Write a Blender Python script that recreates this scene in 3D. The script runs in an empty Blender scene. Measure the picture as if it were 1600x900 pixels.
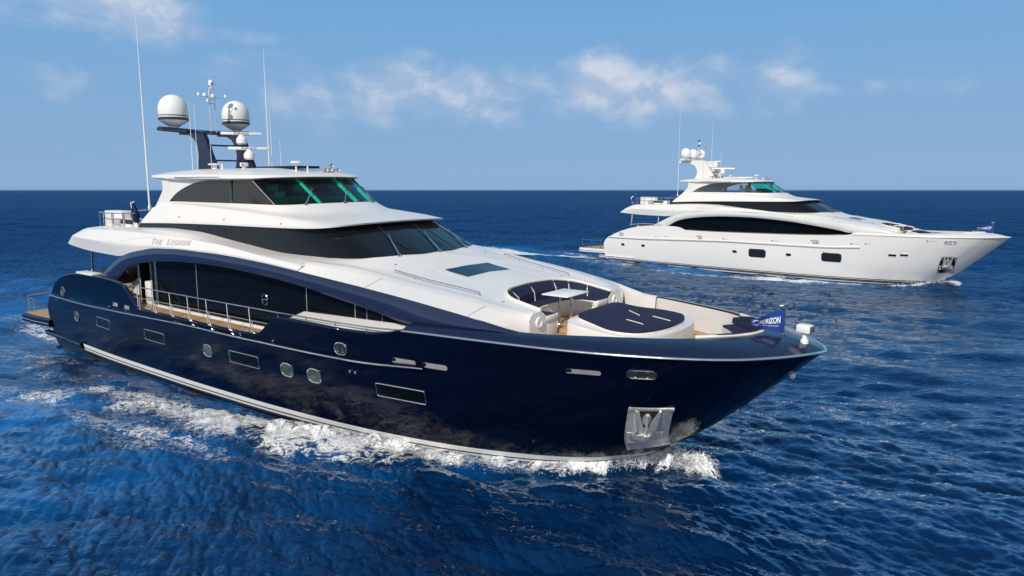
import bpy, bmesh, math, random
import numpy as np
from mathutils import Vector, Matrix
from mathutils.bvhtree import BVHTree

random.seed(7)
rng = np.random.default_rng(11)
R = math.radians
SC = bpy.context.scene
COL = SC.collection

# ------------------------------------------------------------------ camera, sky, sun, exposure
WL = 0.68                        # boat origins float this far above the mean water plane
SUN_AZ, SUN_EL = 21.0, 38.0      # sun behind the camera, to its left
cam = bpy.data.cameras.new('camera')
cam.lens = 24.0
cam.sensor_width = 36.0
cam.shift_y = -0.02
cam.clip_start = 0.5
cam.clip_end = 60000
camo = bpy.data.objects.new('camera', cam)
COL.objects.link(camo)
camo.location = (0, 0, 8.0 + WL)
camo.rotation_euler = (R(90) - math.atan(121 / 1067), 0, 0)
SC.camera = camo

sun_dir = Vector((-math.sin(R(SUN_AZ)) * math.cos(R(SUN_EL)), -math.cos(R(SUN_AZ)) * math.cos(R(SUN_EL)), math.sin(R(SUN_EL))))
sl = bpy.data.lights.new('sun', 'SUN')
sl.energy = 3.6
sl.angle = R(0.53)
sl.color = (1.0, 0.94, 0.855)
so = bpy.data.objects.new('sun', sl)
COL.objects.link(so)
so.rotation_euler = sun_dir.to_track_quat('Z', 'Y').to_euler()

SC.view_settings.view_transform = 'Standard'
SC.view_settings.look = 'None'
SC.view_settings.exposure = 0.0
SC.view_settings.gamma = 1.0


class NT:
    """small helper for node trees"""
    def __init__(s, tree):
        s.t = tree
        s.n = tree.nodes
        s.l = tree.links

    def add(s, typ, **kw):
        nd = s.n.new(typ)
        for k, v in kw.items():
            setattr(nd, k, v)
        return nd

    def put(s, sock, v):
        if hasattr(v, 'node'):
            s.l.new(v, sock)
        else:
            sock.default_value = v

    def math(s, op, a, b=0.0, c=0.0, clamp=False):
        nd = s.n.new('ShaderNodeMath')
        nd.operation = op
        nd.use_clamp = clamp
        s.put(nd.inputs[0], a)
        s.put(nd.inputs[1], b)
        s.put(nd.inputs[2], c)
        return nd.outputs[0]

    def ramp(s, v, a, b, lo=0.0, hi=1.0, smooth=True):
        nd = s.n.new('ShaderNodeMapRange')
        nd.interpolation_type = 'SMOOTHSTEP' if smooth else 'LINEAR'
        s.put(nd.inputs[0], v)
        nd.inputs[1].default_value = a
        nd.inputs[2].default_value = b
        nd.inputs[3].default_value = lo
        nd.inputs[4].default_value = hi
        return nd.outputs[0]

    def mix(s, fac, a, b):
        nd = s.n.new('ShaderNodeMix')
        nd.data_type = 'RGBA'
        s.put(nd.inputs[0], fac)
        s.put(nd.inputs[6], a)
        s.put(nd.inputs[7], b)
        return nd.outputs[2]

    def noise(s, vec, scale, detail=4.0, rough=0.55, dist=0.0):
        nd = s.n.new('ShaderNodeTexNoise')
        if vec is not None:
            s.put(nd.inputs['Vector'], vec)
        nd.inputs['Scale'].default_value = scale
        nd.inputs['Detail'].default_value = detail
        nd.inputs['Roughness'].default_value = rough
        nd.inputs['Distortion'].default_value = dist
        return nd.outputs[0]


W = bpy.data.worlds.new('World')
SC.world = W
W.use_nodes = True
w = NT(W.node_tree)
bg = W.node_tree.nodes['Background']
sky = w.add('ShaderNodeTexSky', sky_type='NISHITA')
sky.sun_disc = False
sky.sun_elevation = R(SUN_EL)
sky.sun_rotation = R(180 + SUN_AZ)
sky.altitude = 0
sky.air_density = 1.0
sky.dust_density = 0.25
sky.ozone_density = 2.2
tc = w.add('ShaderNodeTexCoord')
sep = w.add('ShaderNodeSeparateXYZ')
w.l.new(tc.outputs['Generated'], sep.inputs[0])
az = w.math('ARCTAN2', sep.outputs[0], sep.outputs[1])
el = w.math('ARCSINE', sep.outputs[2])
# real clouds stand at these bearings (azimuth, elevation, half-widths, weight)
CL = [(.175, .145, .140, .046, .80), (.14, .165, .06, .032, .86), (.22, .150, .05, .03, .75), (.27, .122, .090, .032, .46), (.085, .112, .085, .03, .40), (.365, .140, .070, .045, .58),
      (-.165, .145, .085, .045, .70), (-.055, .132, .095, .048, .62), (-.28, .130, .07, .05, .50), (-.475, .212, .06, .045, .70),
      (-.56, .230, .15, .034, .58), (-.57, .130, .05, .025, .52), (-.60, .200, .30, .015, .48), (.49, .135, .08, .022, .26),
      (-.21, .18, .24, .013, .24), (.07, .108, .06, .022, .36), (-.40, .150, .05, .035, .34), (-.10, .115, .20, .03, .30), (.20, .11, .22, .028, .32),
      (.55, .12, .08, .05, .22), (1.3, .2, .3, .06, .6), (-1.5, .22, .35, .07, .6), (2.6, .25, .4, .08, .6), (-2.5, .2, .3, .06, .6)]
cov = None
for (a0, e0, sa, se, wt) in CL:
    da = w.math('DIVIDE', w.math('SUBTRACT', az, a0), sa)
    de = w.math('DIVIDE', w.math('SUBTRACT', el, e0), se)
    r2 = w.math('ADD', w.math('MULTIPLY', da, da), w.math('MULTIPLY', de, de))
    g = w.math('MULTIPLY', w.math('POWER', 2.718, w.math('MULTIPLY', r2, -0.8)), wt)
    cov = g if cov is None else w.math('MAXIMUM', cov, g)
comb = w.add('ShaderNodeCombineXYZ')
w.put(comb.inputs[0], az)
w.put(comb.inputs[1], w.math('MULTIPLY', el, 1.5))
n1 = w.noise(comb.outputs[0], 12.5, 9.0, 0.56, 0.25)
n2 = w.noise(comb.outputs[0], 5.0, 3.0, 0.5, 0.2)
dens = w.math('ADD', cov, w.math('MULTIPLY', w.math('SUBTRACT', n1, 0.5), 1.05))
dens = w.math('ADD', dens, w.math('MULTIPLY', w.math('SUBTRACT', n2, 0.5), 0.5))
cm = w.ramp(dens, 0.14, 0.95)
cm = w.math('MULTIPLY', cm, w.ramp(cov, 0.08, 0.3))
cm = w.math('MULTIPLY', cm, 0.72)
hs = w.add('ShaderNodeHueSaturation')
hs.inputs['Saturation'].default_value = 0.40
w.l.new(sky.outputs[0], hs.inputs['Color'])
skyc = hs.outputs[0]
# haze band of marine air low over the horizon
hz = w.ramp(el, -0.02, 0.36, 1.0, 0.0)
# deep blue ahead; unseen sunward and overhead sky paled to whiten the fill light
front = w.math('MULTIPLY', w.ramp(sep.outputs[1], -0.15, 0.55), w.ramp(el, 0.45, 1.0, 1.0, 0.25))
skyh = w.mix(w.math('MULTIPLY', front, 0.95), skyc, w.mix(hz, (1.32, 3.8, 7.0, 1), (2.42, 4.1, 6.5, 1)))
comb2 = w.add('ShaderNodeCombineXYZ')
w.put(comb2.inputs[0], w.math('ADD', az, .012))
w.put(comb2.inputs[1], w.math('MULTIPLY', w.math('ADD', el, .016), 1.5))
n3 = w.noise(comb2.outputs[0], 12.5, 9.0, 0.56, 0.25)
lit = w.ramp(w.math('SUBTRACT', n1, n3), -0.10, 0.14)
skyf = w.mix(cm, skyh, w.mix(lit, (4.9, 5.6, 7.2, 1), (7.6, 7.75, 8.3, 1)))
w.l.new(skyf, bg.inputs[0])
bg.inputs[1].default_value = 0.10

# ------------------------------------------------------------------ materials


def mat(name, base, rough=0.4, metal=0.0, coat=0.0, spec=0.5, var=0.0, vscale=3.0, bump=0.0, bscale=20.0, coat_rough=0.03, ior=1.45):
    m = bpy.data.materials.new(name)
    m.use_nodes = True
    t = NT(m.node_tree)
    b = m.node_tree.nodes['Principled BSDF']
    b.inputs['Base Color'].default_value = (*base, 1)
    b.inputs['Roughness'].default_value = rough
    b.inputs['Metallic'].default_value = metal
    b.inputs['Coat Weight'].default_value = coat
    b.inputs['Coat Roughness'].default_value = coat_rough
    b.inputs['Specular IOR Level'].default_value = spec
    if name == 'navy_paint':
        b.inputs['Specular Tint'].default_value = (.72, .82, 1.0, 1)
    b.inputs['IOR'].default_value = ior
    tcn = t.add('ShaderNodeTexCoord')
    if var:
        n = t.noise(tcn.outputs['Object'], vscale, 6.0, 0.6)
        k = t.ramp(n, 0.3, 0.7, 1 - var, 1 + var)
        c = t.add('ShaderNodeVectorMath', operation='SCALE')
        c.inputs[0].default_value = base
        t.put(c.inputs['Scale'], k)
        t.l.new(c.outputs[0], b.inputs['Base Color'])
        t.put(b.inputs['Roughness'], t.ramp(n, 0.3, 0.7, rough * 0.85, min(1, rough * 1.2)))
    if bump:
        n = t.noise(tcn.outputs['Object'], bscale, 4.0)
        bn = t.add('ShaderNodeBump')
        bn.inputs['Strength'].default_value = 1.0
        bn.inputs['Distance'].default_value = bump
        t.l.new(n, bn.inputs['Height'])
        t.l.new(bn.outputs[0], b.inputs['Normal'])
    return m


M = {}
M['white'] = mat('white_gelcoat', (.73, .712, .685), .30, coat=.1)
M['white2'] = mat('white_gelcoat_grey', (.60, .62, .60), .25, coat=.4, var=.015, vscale=1.5)
M['white_matt'] = mat('white_nonskid', (.74, .735, .72), .55, var=.02, vscale=40., bump=.002, bscale=200.)
M['navy'] = mat('navy_paint', (.0012, .0027, .0115), .09, coat=0.0, spec=.33, var=.04, vscale=.8, bump=.003, bscale=.9)
M['navy_cap'] = mat('navy_sky_tint', (.007, .015, .046), .14, coat=0.0, var=.04, vscale=.8)  # hull navy, lightened in base colour for the sky it mirrors
M['navy_arch'] = mat('navy_arch_sky_tint', (.013, .023, .066), .16, coat=0.2, var=.04, vscale=.8)  # same navy, sky reflection on the tilted band put into the base colour
M['antifoul'] = mat('antifouling', (.028, .030, .034), .6, var=.25, vscale=2.5)
M['black'] = mat('black_gloss', (.006, .006, .008), .15, coat=.5)
M['rubber'] = mat('black_rubber', (.012, .012, .012), .6)
M['chrome'] = mat('stainless_steel', (.74, .72, .70), .13, metal=1.0, var=.03, vscale=5.)
M['steel'] = mat('brushed_steel', (.74, .72, .69), .42, metal=.62, var=.12, vscale=6., bump=.003, bscale=12.)
M['glass'] = mat('dark_glass', (.004, .006, .009), .04, coat=0., spec=.4, ior=1.45, bump=.003, bscale=.5)
M['glass_saloon'] = mat('saloon_glass', (.003, .004, .006), .03, ior=1.33, spec=.4, bump=.002, bscale=.4)
M['glass_grey'] = mat('grey_glass', (.012, .015, .021), .06, ior=1.6, bump=.003, bscale=.5)
M['port_glass'] = mat('porthole_glass', (.05, .075, .065), .05, ior=1.5, var=.5, vscale=9.)
M['navy_fabric'] = mat('navy_canvas', (.0085, .014, .046), .85, var=.15, vscale=14., bump=.006, bscale=30.)
M['cream'] = mat('white_leather', (.74, .71, .66), .5, var=.03, vscale=6., bump=.004, bscale=14.)
M['plastic'] = mat('white_plastic', (.78, .78, .77), .35, var=.02, vscale=5.)
M['silver'] = mat('silver_lettering', (.52, .52, .515), .45)
M['faint'] = mat('pale_lettering', (.55, .53, .50), .4, metal=.2)
M['blue_print'] = mat('blue_print', (.01, .04, .14), .5)
M['white_print'] = mat('white_print', (.8, .8, .8), .7)
M['grey_liner'] = mat('grey_liner', (.26, .25, .25), .4, var=.1)
M['interior'] = mat('dark_interior', (.02, .017, .014), .7, var=.3, vscale=2.)
M['interior_pale'] = mat('pale_interior', (.42, .44, .42), .7, var=.1, vscale=1.)
M['pillar'] = mat('white_pillar', (.80, .80, .78), .5, var=.02)
M['skin'] = mat('skin', (.42, .25, .17), .55, var=.05)
M['shirt'] = mat('dark_shirt', (.03, .035, .05), .85, var=.1, vscale=12.)
M['hair'] = mat('dark_hair', (.012, .009, .007), .7)
M['lamp_lens'] = mat('lamp_lens', (.10, .12, .13), .05, spec=.8)


def teak_mat():
    m = bpy.data.materials.new('teak_deck')
    m.use_nodes = True
    t = NT(m.node_tree)
    b = m.node_tree.nodes['Principled BSDF']
    tcn = t.add('ShaderNodeTexCoord')
    sp = t.add('ShaderNodeSeparateXYZ')
    t.l.new(tcn.outputs['Object'], sp.inputs[0])
    # planks run fore and aft, 6 cm wide, dark caulking
    yy = t.math('FRACT', t.math('MULTIPLY', sp.outputs[1], 1 / .062))
    seam = t.math('LESS_THAN', yy, .09)
    pid = t.math('FLOOR', t.math('MULTIPLY', sp.outputs[1], 1 / .062))
    xx = t.math('FRACT', t.math('ADD', t.math('MULTIPLY', sp.outputs[0], 1 / 1.48), .3))
    seam2 = t.math('LESS_THAN', xx, .012)
    seam = t.math('MAXIMUM', seam, seam2)
    mp = t.add('ShaderNodeMapping')
    mp.inputs['Scale'].default_value = (1.2, 16, 1)
    t.l.new(tcn.outputs['Object'], mp.inputs[0])
    n = t.noise(mp.outputs[0], 3.0, 6.0, .6)
    wn = t.add('ShaderNodeTexWhiteNoise', noise_dimensions='1D')
    t.l.new(pid, wn.inputs['W'])
    k = t.math('ADD', t.math('MULTIPLY', n, .6), t.math('MULTIPLY', wn.outputs[0], .4))
    c = t.mix(k, (.36, .20, .085, 1), (.56, .36, .18, 1))
    c = t.mix(t.math('MULTIPLY', seam, .75), c, (.05, .035, .02, 1))
    t.l.new(c, b.inputs['Base Color'])
    b.inputs['Roughness'].default_value = .6
    return m


M['teak'] = teak_mat()


def tinted_glass(name, tint, base, gloss=.06):
    m = bpy.data.materials.new(name)
    m.use_nodes = True
    t = NT(m.node_tree)
    m.node_tree.nodes.remove(m.node_tree.nodes['Principled BSDF'])
    out = m.node_tree.nodes['Material Output']
    tr = t.add('ShaderNodeBsdfTransparent')
    tr.inputs[0].default_value = (*tint, 1)
    gl = t.add('ShaderNodeBsdfGlossy')
    gl.inputs['Roughness'].default_value = .03
    gl.inputs['Color'].default_value = (.9, .95, 1, 1)
    ge = t.add('ShaderNodeNewGeometry')
    dp = t.add('ShaderNodeVectorMath', operation='DOT_PRODUCT')
    t.l.new(ge.outputs['Incoming'], dp.inputs[0])
    t.l.new(ge.outputs['Normal'], dp.inputs[1])
    fr = t.math('ADD', .045, t.math('MULTIPLY', .95, t.math('POWER', t.math('SUBTRACT', 1.0, t.math('ABSOLUTE', dp.outputs['Value']), clamp=True), 5.0)))
    mx = t.add('ShaderNodeMixShader')
    t.l.new(t.math('ADD', fr, base, clamp=True), mx.inputs[0])
    t.l.new(tr.outputs[0], mx.inputs[1])
    t.l.new(gl.outputs[0], mx.inputs[2])
    t.l.new(mx.outputs[0], out.inputs[0])
    return m


M['teal_glass'] = tinted_glass('teal_glass', (.08, .78, .60), .0)
M['clear_glass'] = tinted_glass('grey_tint_glass', (.84, .88, .88), .02)
M['side_glass'] = tinted_glass('smoked_glass', (.22, .25, .27), .0)

# ------------------------------------------------------------------ mesh helpers


def pchip(t, y, tq):
    t = np.asarray(t, float)
    y = np.asarray(y, float)
    h = np.diff(t)
    d = np.diff(y) / h
    m = np.zeros_like(y)
    for i in range(1, len(y) - 1):
        if d[i - 1] * d[i] > 0:
            w1 = 2 * h[i] + h[i - 1]
            w2 = h[i] + 2 * h[i - 1]
            m[i] = (w1 + w2) / (w1 / d[i - 1] + w2 / d[i])
    m[0] = d[0]
    m[-1] = d[-1]
    tq = np.clip(tq, t[0], t[-1])
    i = np.clip(np.searchsorted(t, tq, side='right') - 1, 0, len(t) - 2)
    s = (tq - t[i]) / h[i]
    return ((2 * s ** 3 - 3 * s ** 2 + 1) * y[i] + (s ** 3 - 2 * s ** 2 + s) * h[i] * m[i]
            + (-2 * s ** 3 + 3 * s ** 2) * y[i + 1] + (s ** 3 - s ** 2) * h[i] * m[i + 1])


def tab(pts):
    xs = np.array([p[0] for p in pts], float)
    ys = np.array([p[1] for p in pts], float)
    return lambda x: pchip(xs, ys, np.asarray(x, float))


def crv(pts, n, idx=True):
    P = np.array(pts, float)
    if idx:
        t = np.arange(len(P), dtype=float)
    else:
        t = np.concatenate([[0], np.cumsum(np.linalg.norm(np.diff(P, axis=0), axis=1))])
    q = np.linspace(0, t[-1], n)
    return np.stack([pchip(t, P[:, k], q) for k in range(3)], 1)


class MB:
    def __init__(s):
        s.v = []
        s.f = []

    def grid(s, rows, close=False):
        n0 = len(s.v)
        nr = len(rows)
        nc = len(rows[0])
        for r in rows:
            s.v += [tuple(map(float, p)) for p in r]
        for i in range(nr - 1):
            for j in range(nc - 1 + (1 if close else 0)):
                k = (j + 1) % nc
                s.f.append((n0 + i * nc + j, n0 + i * nc + k, n0 + (i + 1) * nc + k, n0 + (i + 1) * nc + j))
        return s

    def poly(s, pts):
        n0 = len(s.v)
        s.v += [tuple(map(float, p)) for p in pts]
        s.f.append(tuple(range(n0, n0 + len(pts))))
        return s

    def mirror(s):
        n0 = len(s.v)
        s.v += [(x, -y, z) for x, y, z in s.v]
        s.f += [tuple(n0 + i for i in reversed(f)) for f in s.f]
        return s

    def tube(s, path, r, n=8, cap=True):
        P = [Vector(p) for p in path]
        rr = r if hasattr(r, '__len__') else [r] * len(P)
        rows = []
        prev = None
        for i, p in enumerate(P):
            a = P[max(0, i - 1)]
            b = P[min(len(P) - 1, i + 1)]
            d = (b - a).normalized()
            if prev is None:
                u = d.orthogonal().normalized()
            else:
                u = (prev - d * prev.dot(d)).normalized()
            prev = u
            q = d.cross(u)
            rows.append([p + (u * math.cos(k * 2 * math.pi / n) + q * math.sin(k * 2 * math.pi / n)) * rr[i] for k in range(n)])
        s.grid(rows, close=True)
        if cap:
            s.poly(rows[0][::-1])
            s.poly(rows[-1])
        return s

    def lathe(s, prof, c=(0, 0, 0), n=20, mtx=None):
        rows = []
        c = Vector(c)
        for r, z in prof:
            row = []
            for k in range(n):
                p = Vector((r * math.cos(k * 2 * math.pi / n), r * math.sin(k * 2 * math.pi / n), z))
                if mtx is not None:
                    p = mtx @ p
                row.append(p + c)
            rows.append(row)
        s.grid(rows, close=True)
        if prof[0][0] > 1e-4:
            s.poly(rows[0][::-1])
        if prof[-1][0] > 1e-4:
            s.poly(rows[-1])
        return s

    def box(s, c, size, bev=0.0, mtx=None, seg=2):
        bm = bmesh.new()
        bmesh.ops.create_cube(bm, size=1.0)
        for v in bm.verts:
            v.co = Vector((v.co.x * size[0], v.co.y * size[1], v.co.z * size[2]))
        if bev:
            bmesh.ops.bevel(bm, geom=bm.edges[:], offset=min(bev, min(size) * .49), segments=seg, profile=.5, affect='EDGES')
        c = Vector(c)
        n0 = len(s.v)
        bm.verts.index_update()
        for v in bm.verts:
            p = v.co.copy()
            if mtx is not None:
                p = mtx @ p
            s.v.append(tuple(p + c))
        for f in bm.faces:
            s.f.append(tuple(n0 + v.index for v in f.verts))
        bm.free()
        return s

    def prism(s, outline, vec):
        """outline: closed list of 3-D points; extruded along vec"""
        a = [Vector(p) for p in outline]
        vec = Vector(vec)
        b = [p + vec for p in a]
        s.poly(a)
        s.poly(b[::-1])
        n = len(a)
        n0 = len(s.v)
        s.v += [tuple(p) for p in a] + [tuple(p) for p in b]
        for i in range(n):
            j = (i + 1) % n
            s.f.append((n0 + j, n0 + i, n0 + n + i, n0 + n + j))
        return s

    def xform(s, mtx):
        s.v = [tuple(mtx @ Vector(p)) for p in s.v]
        return s

    def build(s, name, m, parent=None, ang=32, tri=False, merge=1e-4):
        me = bpy.data.meshes.new(name)
        bm = bmesh.new()
        vs = [bm.verts.new(p) for p in s.v]
        for f in s.f:
            try:
                bm.faces.new([vs[i] for i in f])
            except ValueError:
                pass
        if merge:
            bmesh.ops.remove_doubles(bm, verts=bm.verts[:], dist=merge)
        if tri:
            bmesh.ops.triangulate(bm, faces=[f for f in bm.faces if len(f.verts) > 4])
        bmesh.ops.recalc_face_normals(bm, faces=bm.faces[:])
        lim = R(ang)
        for f in bm.faces:
            f.smooth = True
        for e in bm.edges:
            if len(e.link_faces) == 2:
                if e.calc_face_angle(0) > lim:
                    e.smooth = False
        bm.to_mesh(me)
        bm.free()
        me.materials.append(M[m] if isinstance(m, str) else m)
        o = bpy.data.objects.new(name, me)
        COL.objects.link(o)
        if parent is not None:
            o.parent = parent
        return o


def strip(curves, n=80, sub=4, mirror=True):
    """loft between matched curves (same number of control points)"""
    C = [crv(c, n) for c in curves]
    rows = []
    for a, b in zip(C[:-1], C[1:]):
        for k in range(sub):
            t = k / sub
            rows.append(a * (1 - t) + b * t)
    rows.append(C[-1])
    b = MB().grid(rows)
    if mirror:
        b.mirror()
    return b


def empty(name, loc=(0, 0, 0), rot=(0, 0, 0)):
    o = bpy.data.objects.new(name, None)
    COL.objects.link(o)
    o.location = loc
    o.rotation_euler = rot
    return o


def tag(o, label=None, cat=None, group=None, kind=None):
    if label:
        o['label'] = label
    if cat:
        o['category'] = cat
    if group:
        o['group'] = group
    if kind:
        o['kind'] = kind
    return o


def text_mesh(txt, size, shear=0.0, space=1.0, bold=0.0):
    """lettering as plain geometry: returns list of (verts2d, faces)"""
    cu = bpy.data.curves.new('lettering', 'FONT')
    cu.body = txt
    cu.size = size
    cu.shear = shear
    cu.space_character = space
    cu.offset = bold
    cu.resolution_u = 3
    cu.align_x = 'CENTER'
    cu.align_y = 'CENTER'
    o = bpy.data.objects.new('lettering_tmp', cu)
    COL.objects.link(o)
    dg = bpy.context.evaluated_depsgraph_get()
    dg.update()
    me = bpy.data.meshes.new_from_object(o.evaluated_get(dg))
    v = [(p.co.x, p.co.y) for p in me.vertices]
    f = [tuple(p.vertices) for p in me.polygons]
    bpy.data.objects.remove(o)
    bpy.data.curves.remove(cu)
    bpy.data.meshes.remove(me)
    return v, f


def rrect(w_, h_, r, n=5):
    pts = []
    for cx, cy, a0 in ((w_ / 2 - r, h_ / 2 - r, 0), (-w_ / 2 + r, h_ / 2 - r, 90), (-w_ / 2 + r, -h_ / 2 + r, 180), (w_ / 2 - r, -h_ / 2 + r, 270)):
        for k in range(n + 1):
            a = R(a0 + 90 * k / n)
            pts.append((cx + r * math.cos(a), cy + r * math.sin(a)))
    return pts

def sstep(x, a, b):
    t = np.clip((x - a) / (b - a), 0, 1)
    return t * t * (3 - 2 * t)


# ------------------------------------------------------------------ hull form (bow +x, port +y, z up, stem foot near x = 0)


_xs = tab([(-2.2, -4.2), (-1.6, -3.0), (-.9, -1.65), (-.5, -1.0), (.0, -.30), (.27, .02), (.6, .5), (1.42, 1.46), (2.54, 2.71), (3.63, 3.85), (4.3, 4.45)])
_yd = tab([(0, 0), (.12, .36), (.3, .70), (.55, 1.12), (1.0, 1.72), (1.65, 2.40), (2.8, 3.14), (3.85, 3.62), (5.5, 4.2), (7.35, 4.65), (9.05, 4.95),
           (11.2, 5.2), (15, 5.44), (20, 5.54), (26, 5.5), (31, 5.3), (36, 5.04), (40, 4.8)])
_vf = tab([(-2.2, .62), (-1.6, .76), (-.7, .915), (0, .95), (1.0, .985), (2.2, 1.0), (3.0, 1.0), (3.9, 1.0)])
rubz = tab([(-37, 2.04), (-34.8, 2.07), (-30.5, 2.10), (-26.4, 2.22), (-22.8, 2.33), (-18.2, 2.42), (-10, 2.42), (-6.7, 2.56), (-3, 2.75), (0, 2.95), (4.4, 3.1)])


def hully(x, z):
    d = _xs(z) - x
    return np.where(d > 0, _yd(np.maximum(d, 0)) * _vf(z), 0.0)


ztopN = tab([(-36, 2.06), (-34.95, 2.12), (-34.3, 2.73), (-33.1, 3.21), (-31.4, 3.51), (-29.4, 3.6), (-27.5, 3.62), (-25.8, 3.56), (-25.1, 3.28), (-23.7, 2.545),
             (-22, 2.55), (-15.94, 2.55), (-14.63, 2.66), (-14.1, 2.98), (-13.6, 3.36), (-13.2, 3.40), (-11.9, 3.4), (-10.3, 3.38), (-8.75, 3.41), (-7.67, 3.59),
             (-7.29, 3.69), (-5, 3.70), (-2, 3.67), (1, 3.65), (4.4, 3.63)])
ztopW = tab([(-36, 2.06), (-34.95, 2.10), (-34.0, 2.48), (-33.0, 2.85), (-31.4, 3.28), (-30, 3.5), (-28, 3.62), (-26.0, 3.62), (-25.2, 3.55), (-24.3, 3.30), (-22, 3.27),
             (-15, 3.34), (-10, 3.45), (-7.67, 3.6), (-7.29, 3.69), (-5, 3.70), (-2, 3.71), (1, 3.74), (4.4, 3.82)])
# inner edge of the bulwark cap round the bow
capin = [(-7.25, 4.72, 3.86), (-5.2, 4.62, 3.90), (-3.4, 4.10, 3.92), (-1.3, 3.22, 3.94), (.6, 2.22, 3.95), (1.6, 1.25, 3.96), (2.05, .6, 3.96), (2.2, 0, 3.96)]
capin_x = tab([(p[0], p[1]) for p in capin[:-1]] + [(2.2, 0.0)])


def frame_at(x, z, side=-1, off=0.0):
    """matrix with local x aft->fore along the hull, y up the hull, z outward"""
    def P(a, b):
        return Vector((a, side * float(hully(a, b)), b))
    p = P(x, z)
    tx = (P(x + .1, z) - P(x - .1, z)).normalized()
    tz = (P(x, z + .1) - P(x, z - .1)).normalized()
    n = tx.cross(tz)
    if n.y * side < 0:
        n = -n
    n.normalize()
    tz = (tz - tx * tz.dot(tx)).normalized()
    m = Matrix((tx, tz, n)).transposed().to_4x4()
    m.translation = p + n * off
    return m


def on_hull(mb, x, z, side=-1, off=0.0):
    return mb.xform(frame_at(x, z, side, off))


def hull_patch(x0, x1, z0, z1, off=.008, side=-1, nx=8, nz=4):
    rows = []
    for i in range(nz + 1):
        z = z0 + (z1 - z0) * i / nz
        row = []
        for j in range(nx + 1):
            x = x0 + (x1 - x0) * j / nx
            y = float(hully(x, z)) + off
            row.append((x, side * y, z))
        rows.append(row)
    return MB().grid(rows)


def ring_frame(wi, hi, r, bw, th):
    """flat rounded frame in local xy with thickness"""
    a = rrect(wi + 2 * bw, hi + 2 * bw, r + bw)
    b = rrect(wi, hi, max(r, .005))
    rows = [[(x, y, 0) for x, y in a], [(x, y, th * .7) for x, y in a], [(x * .5 + u * .5, y * .5 + v * .5, th) for (x, y), (u, v) in zip(a, b)],
            [(x, y, th * .6) for x, y in b], [(x, y, .002) for x, y in b]]
    return MB().grid(rows, close=True)


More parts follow.
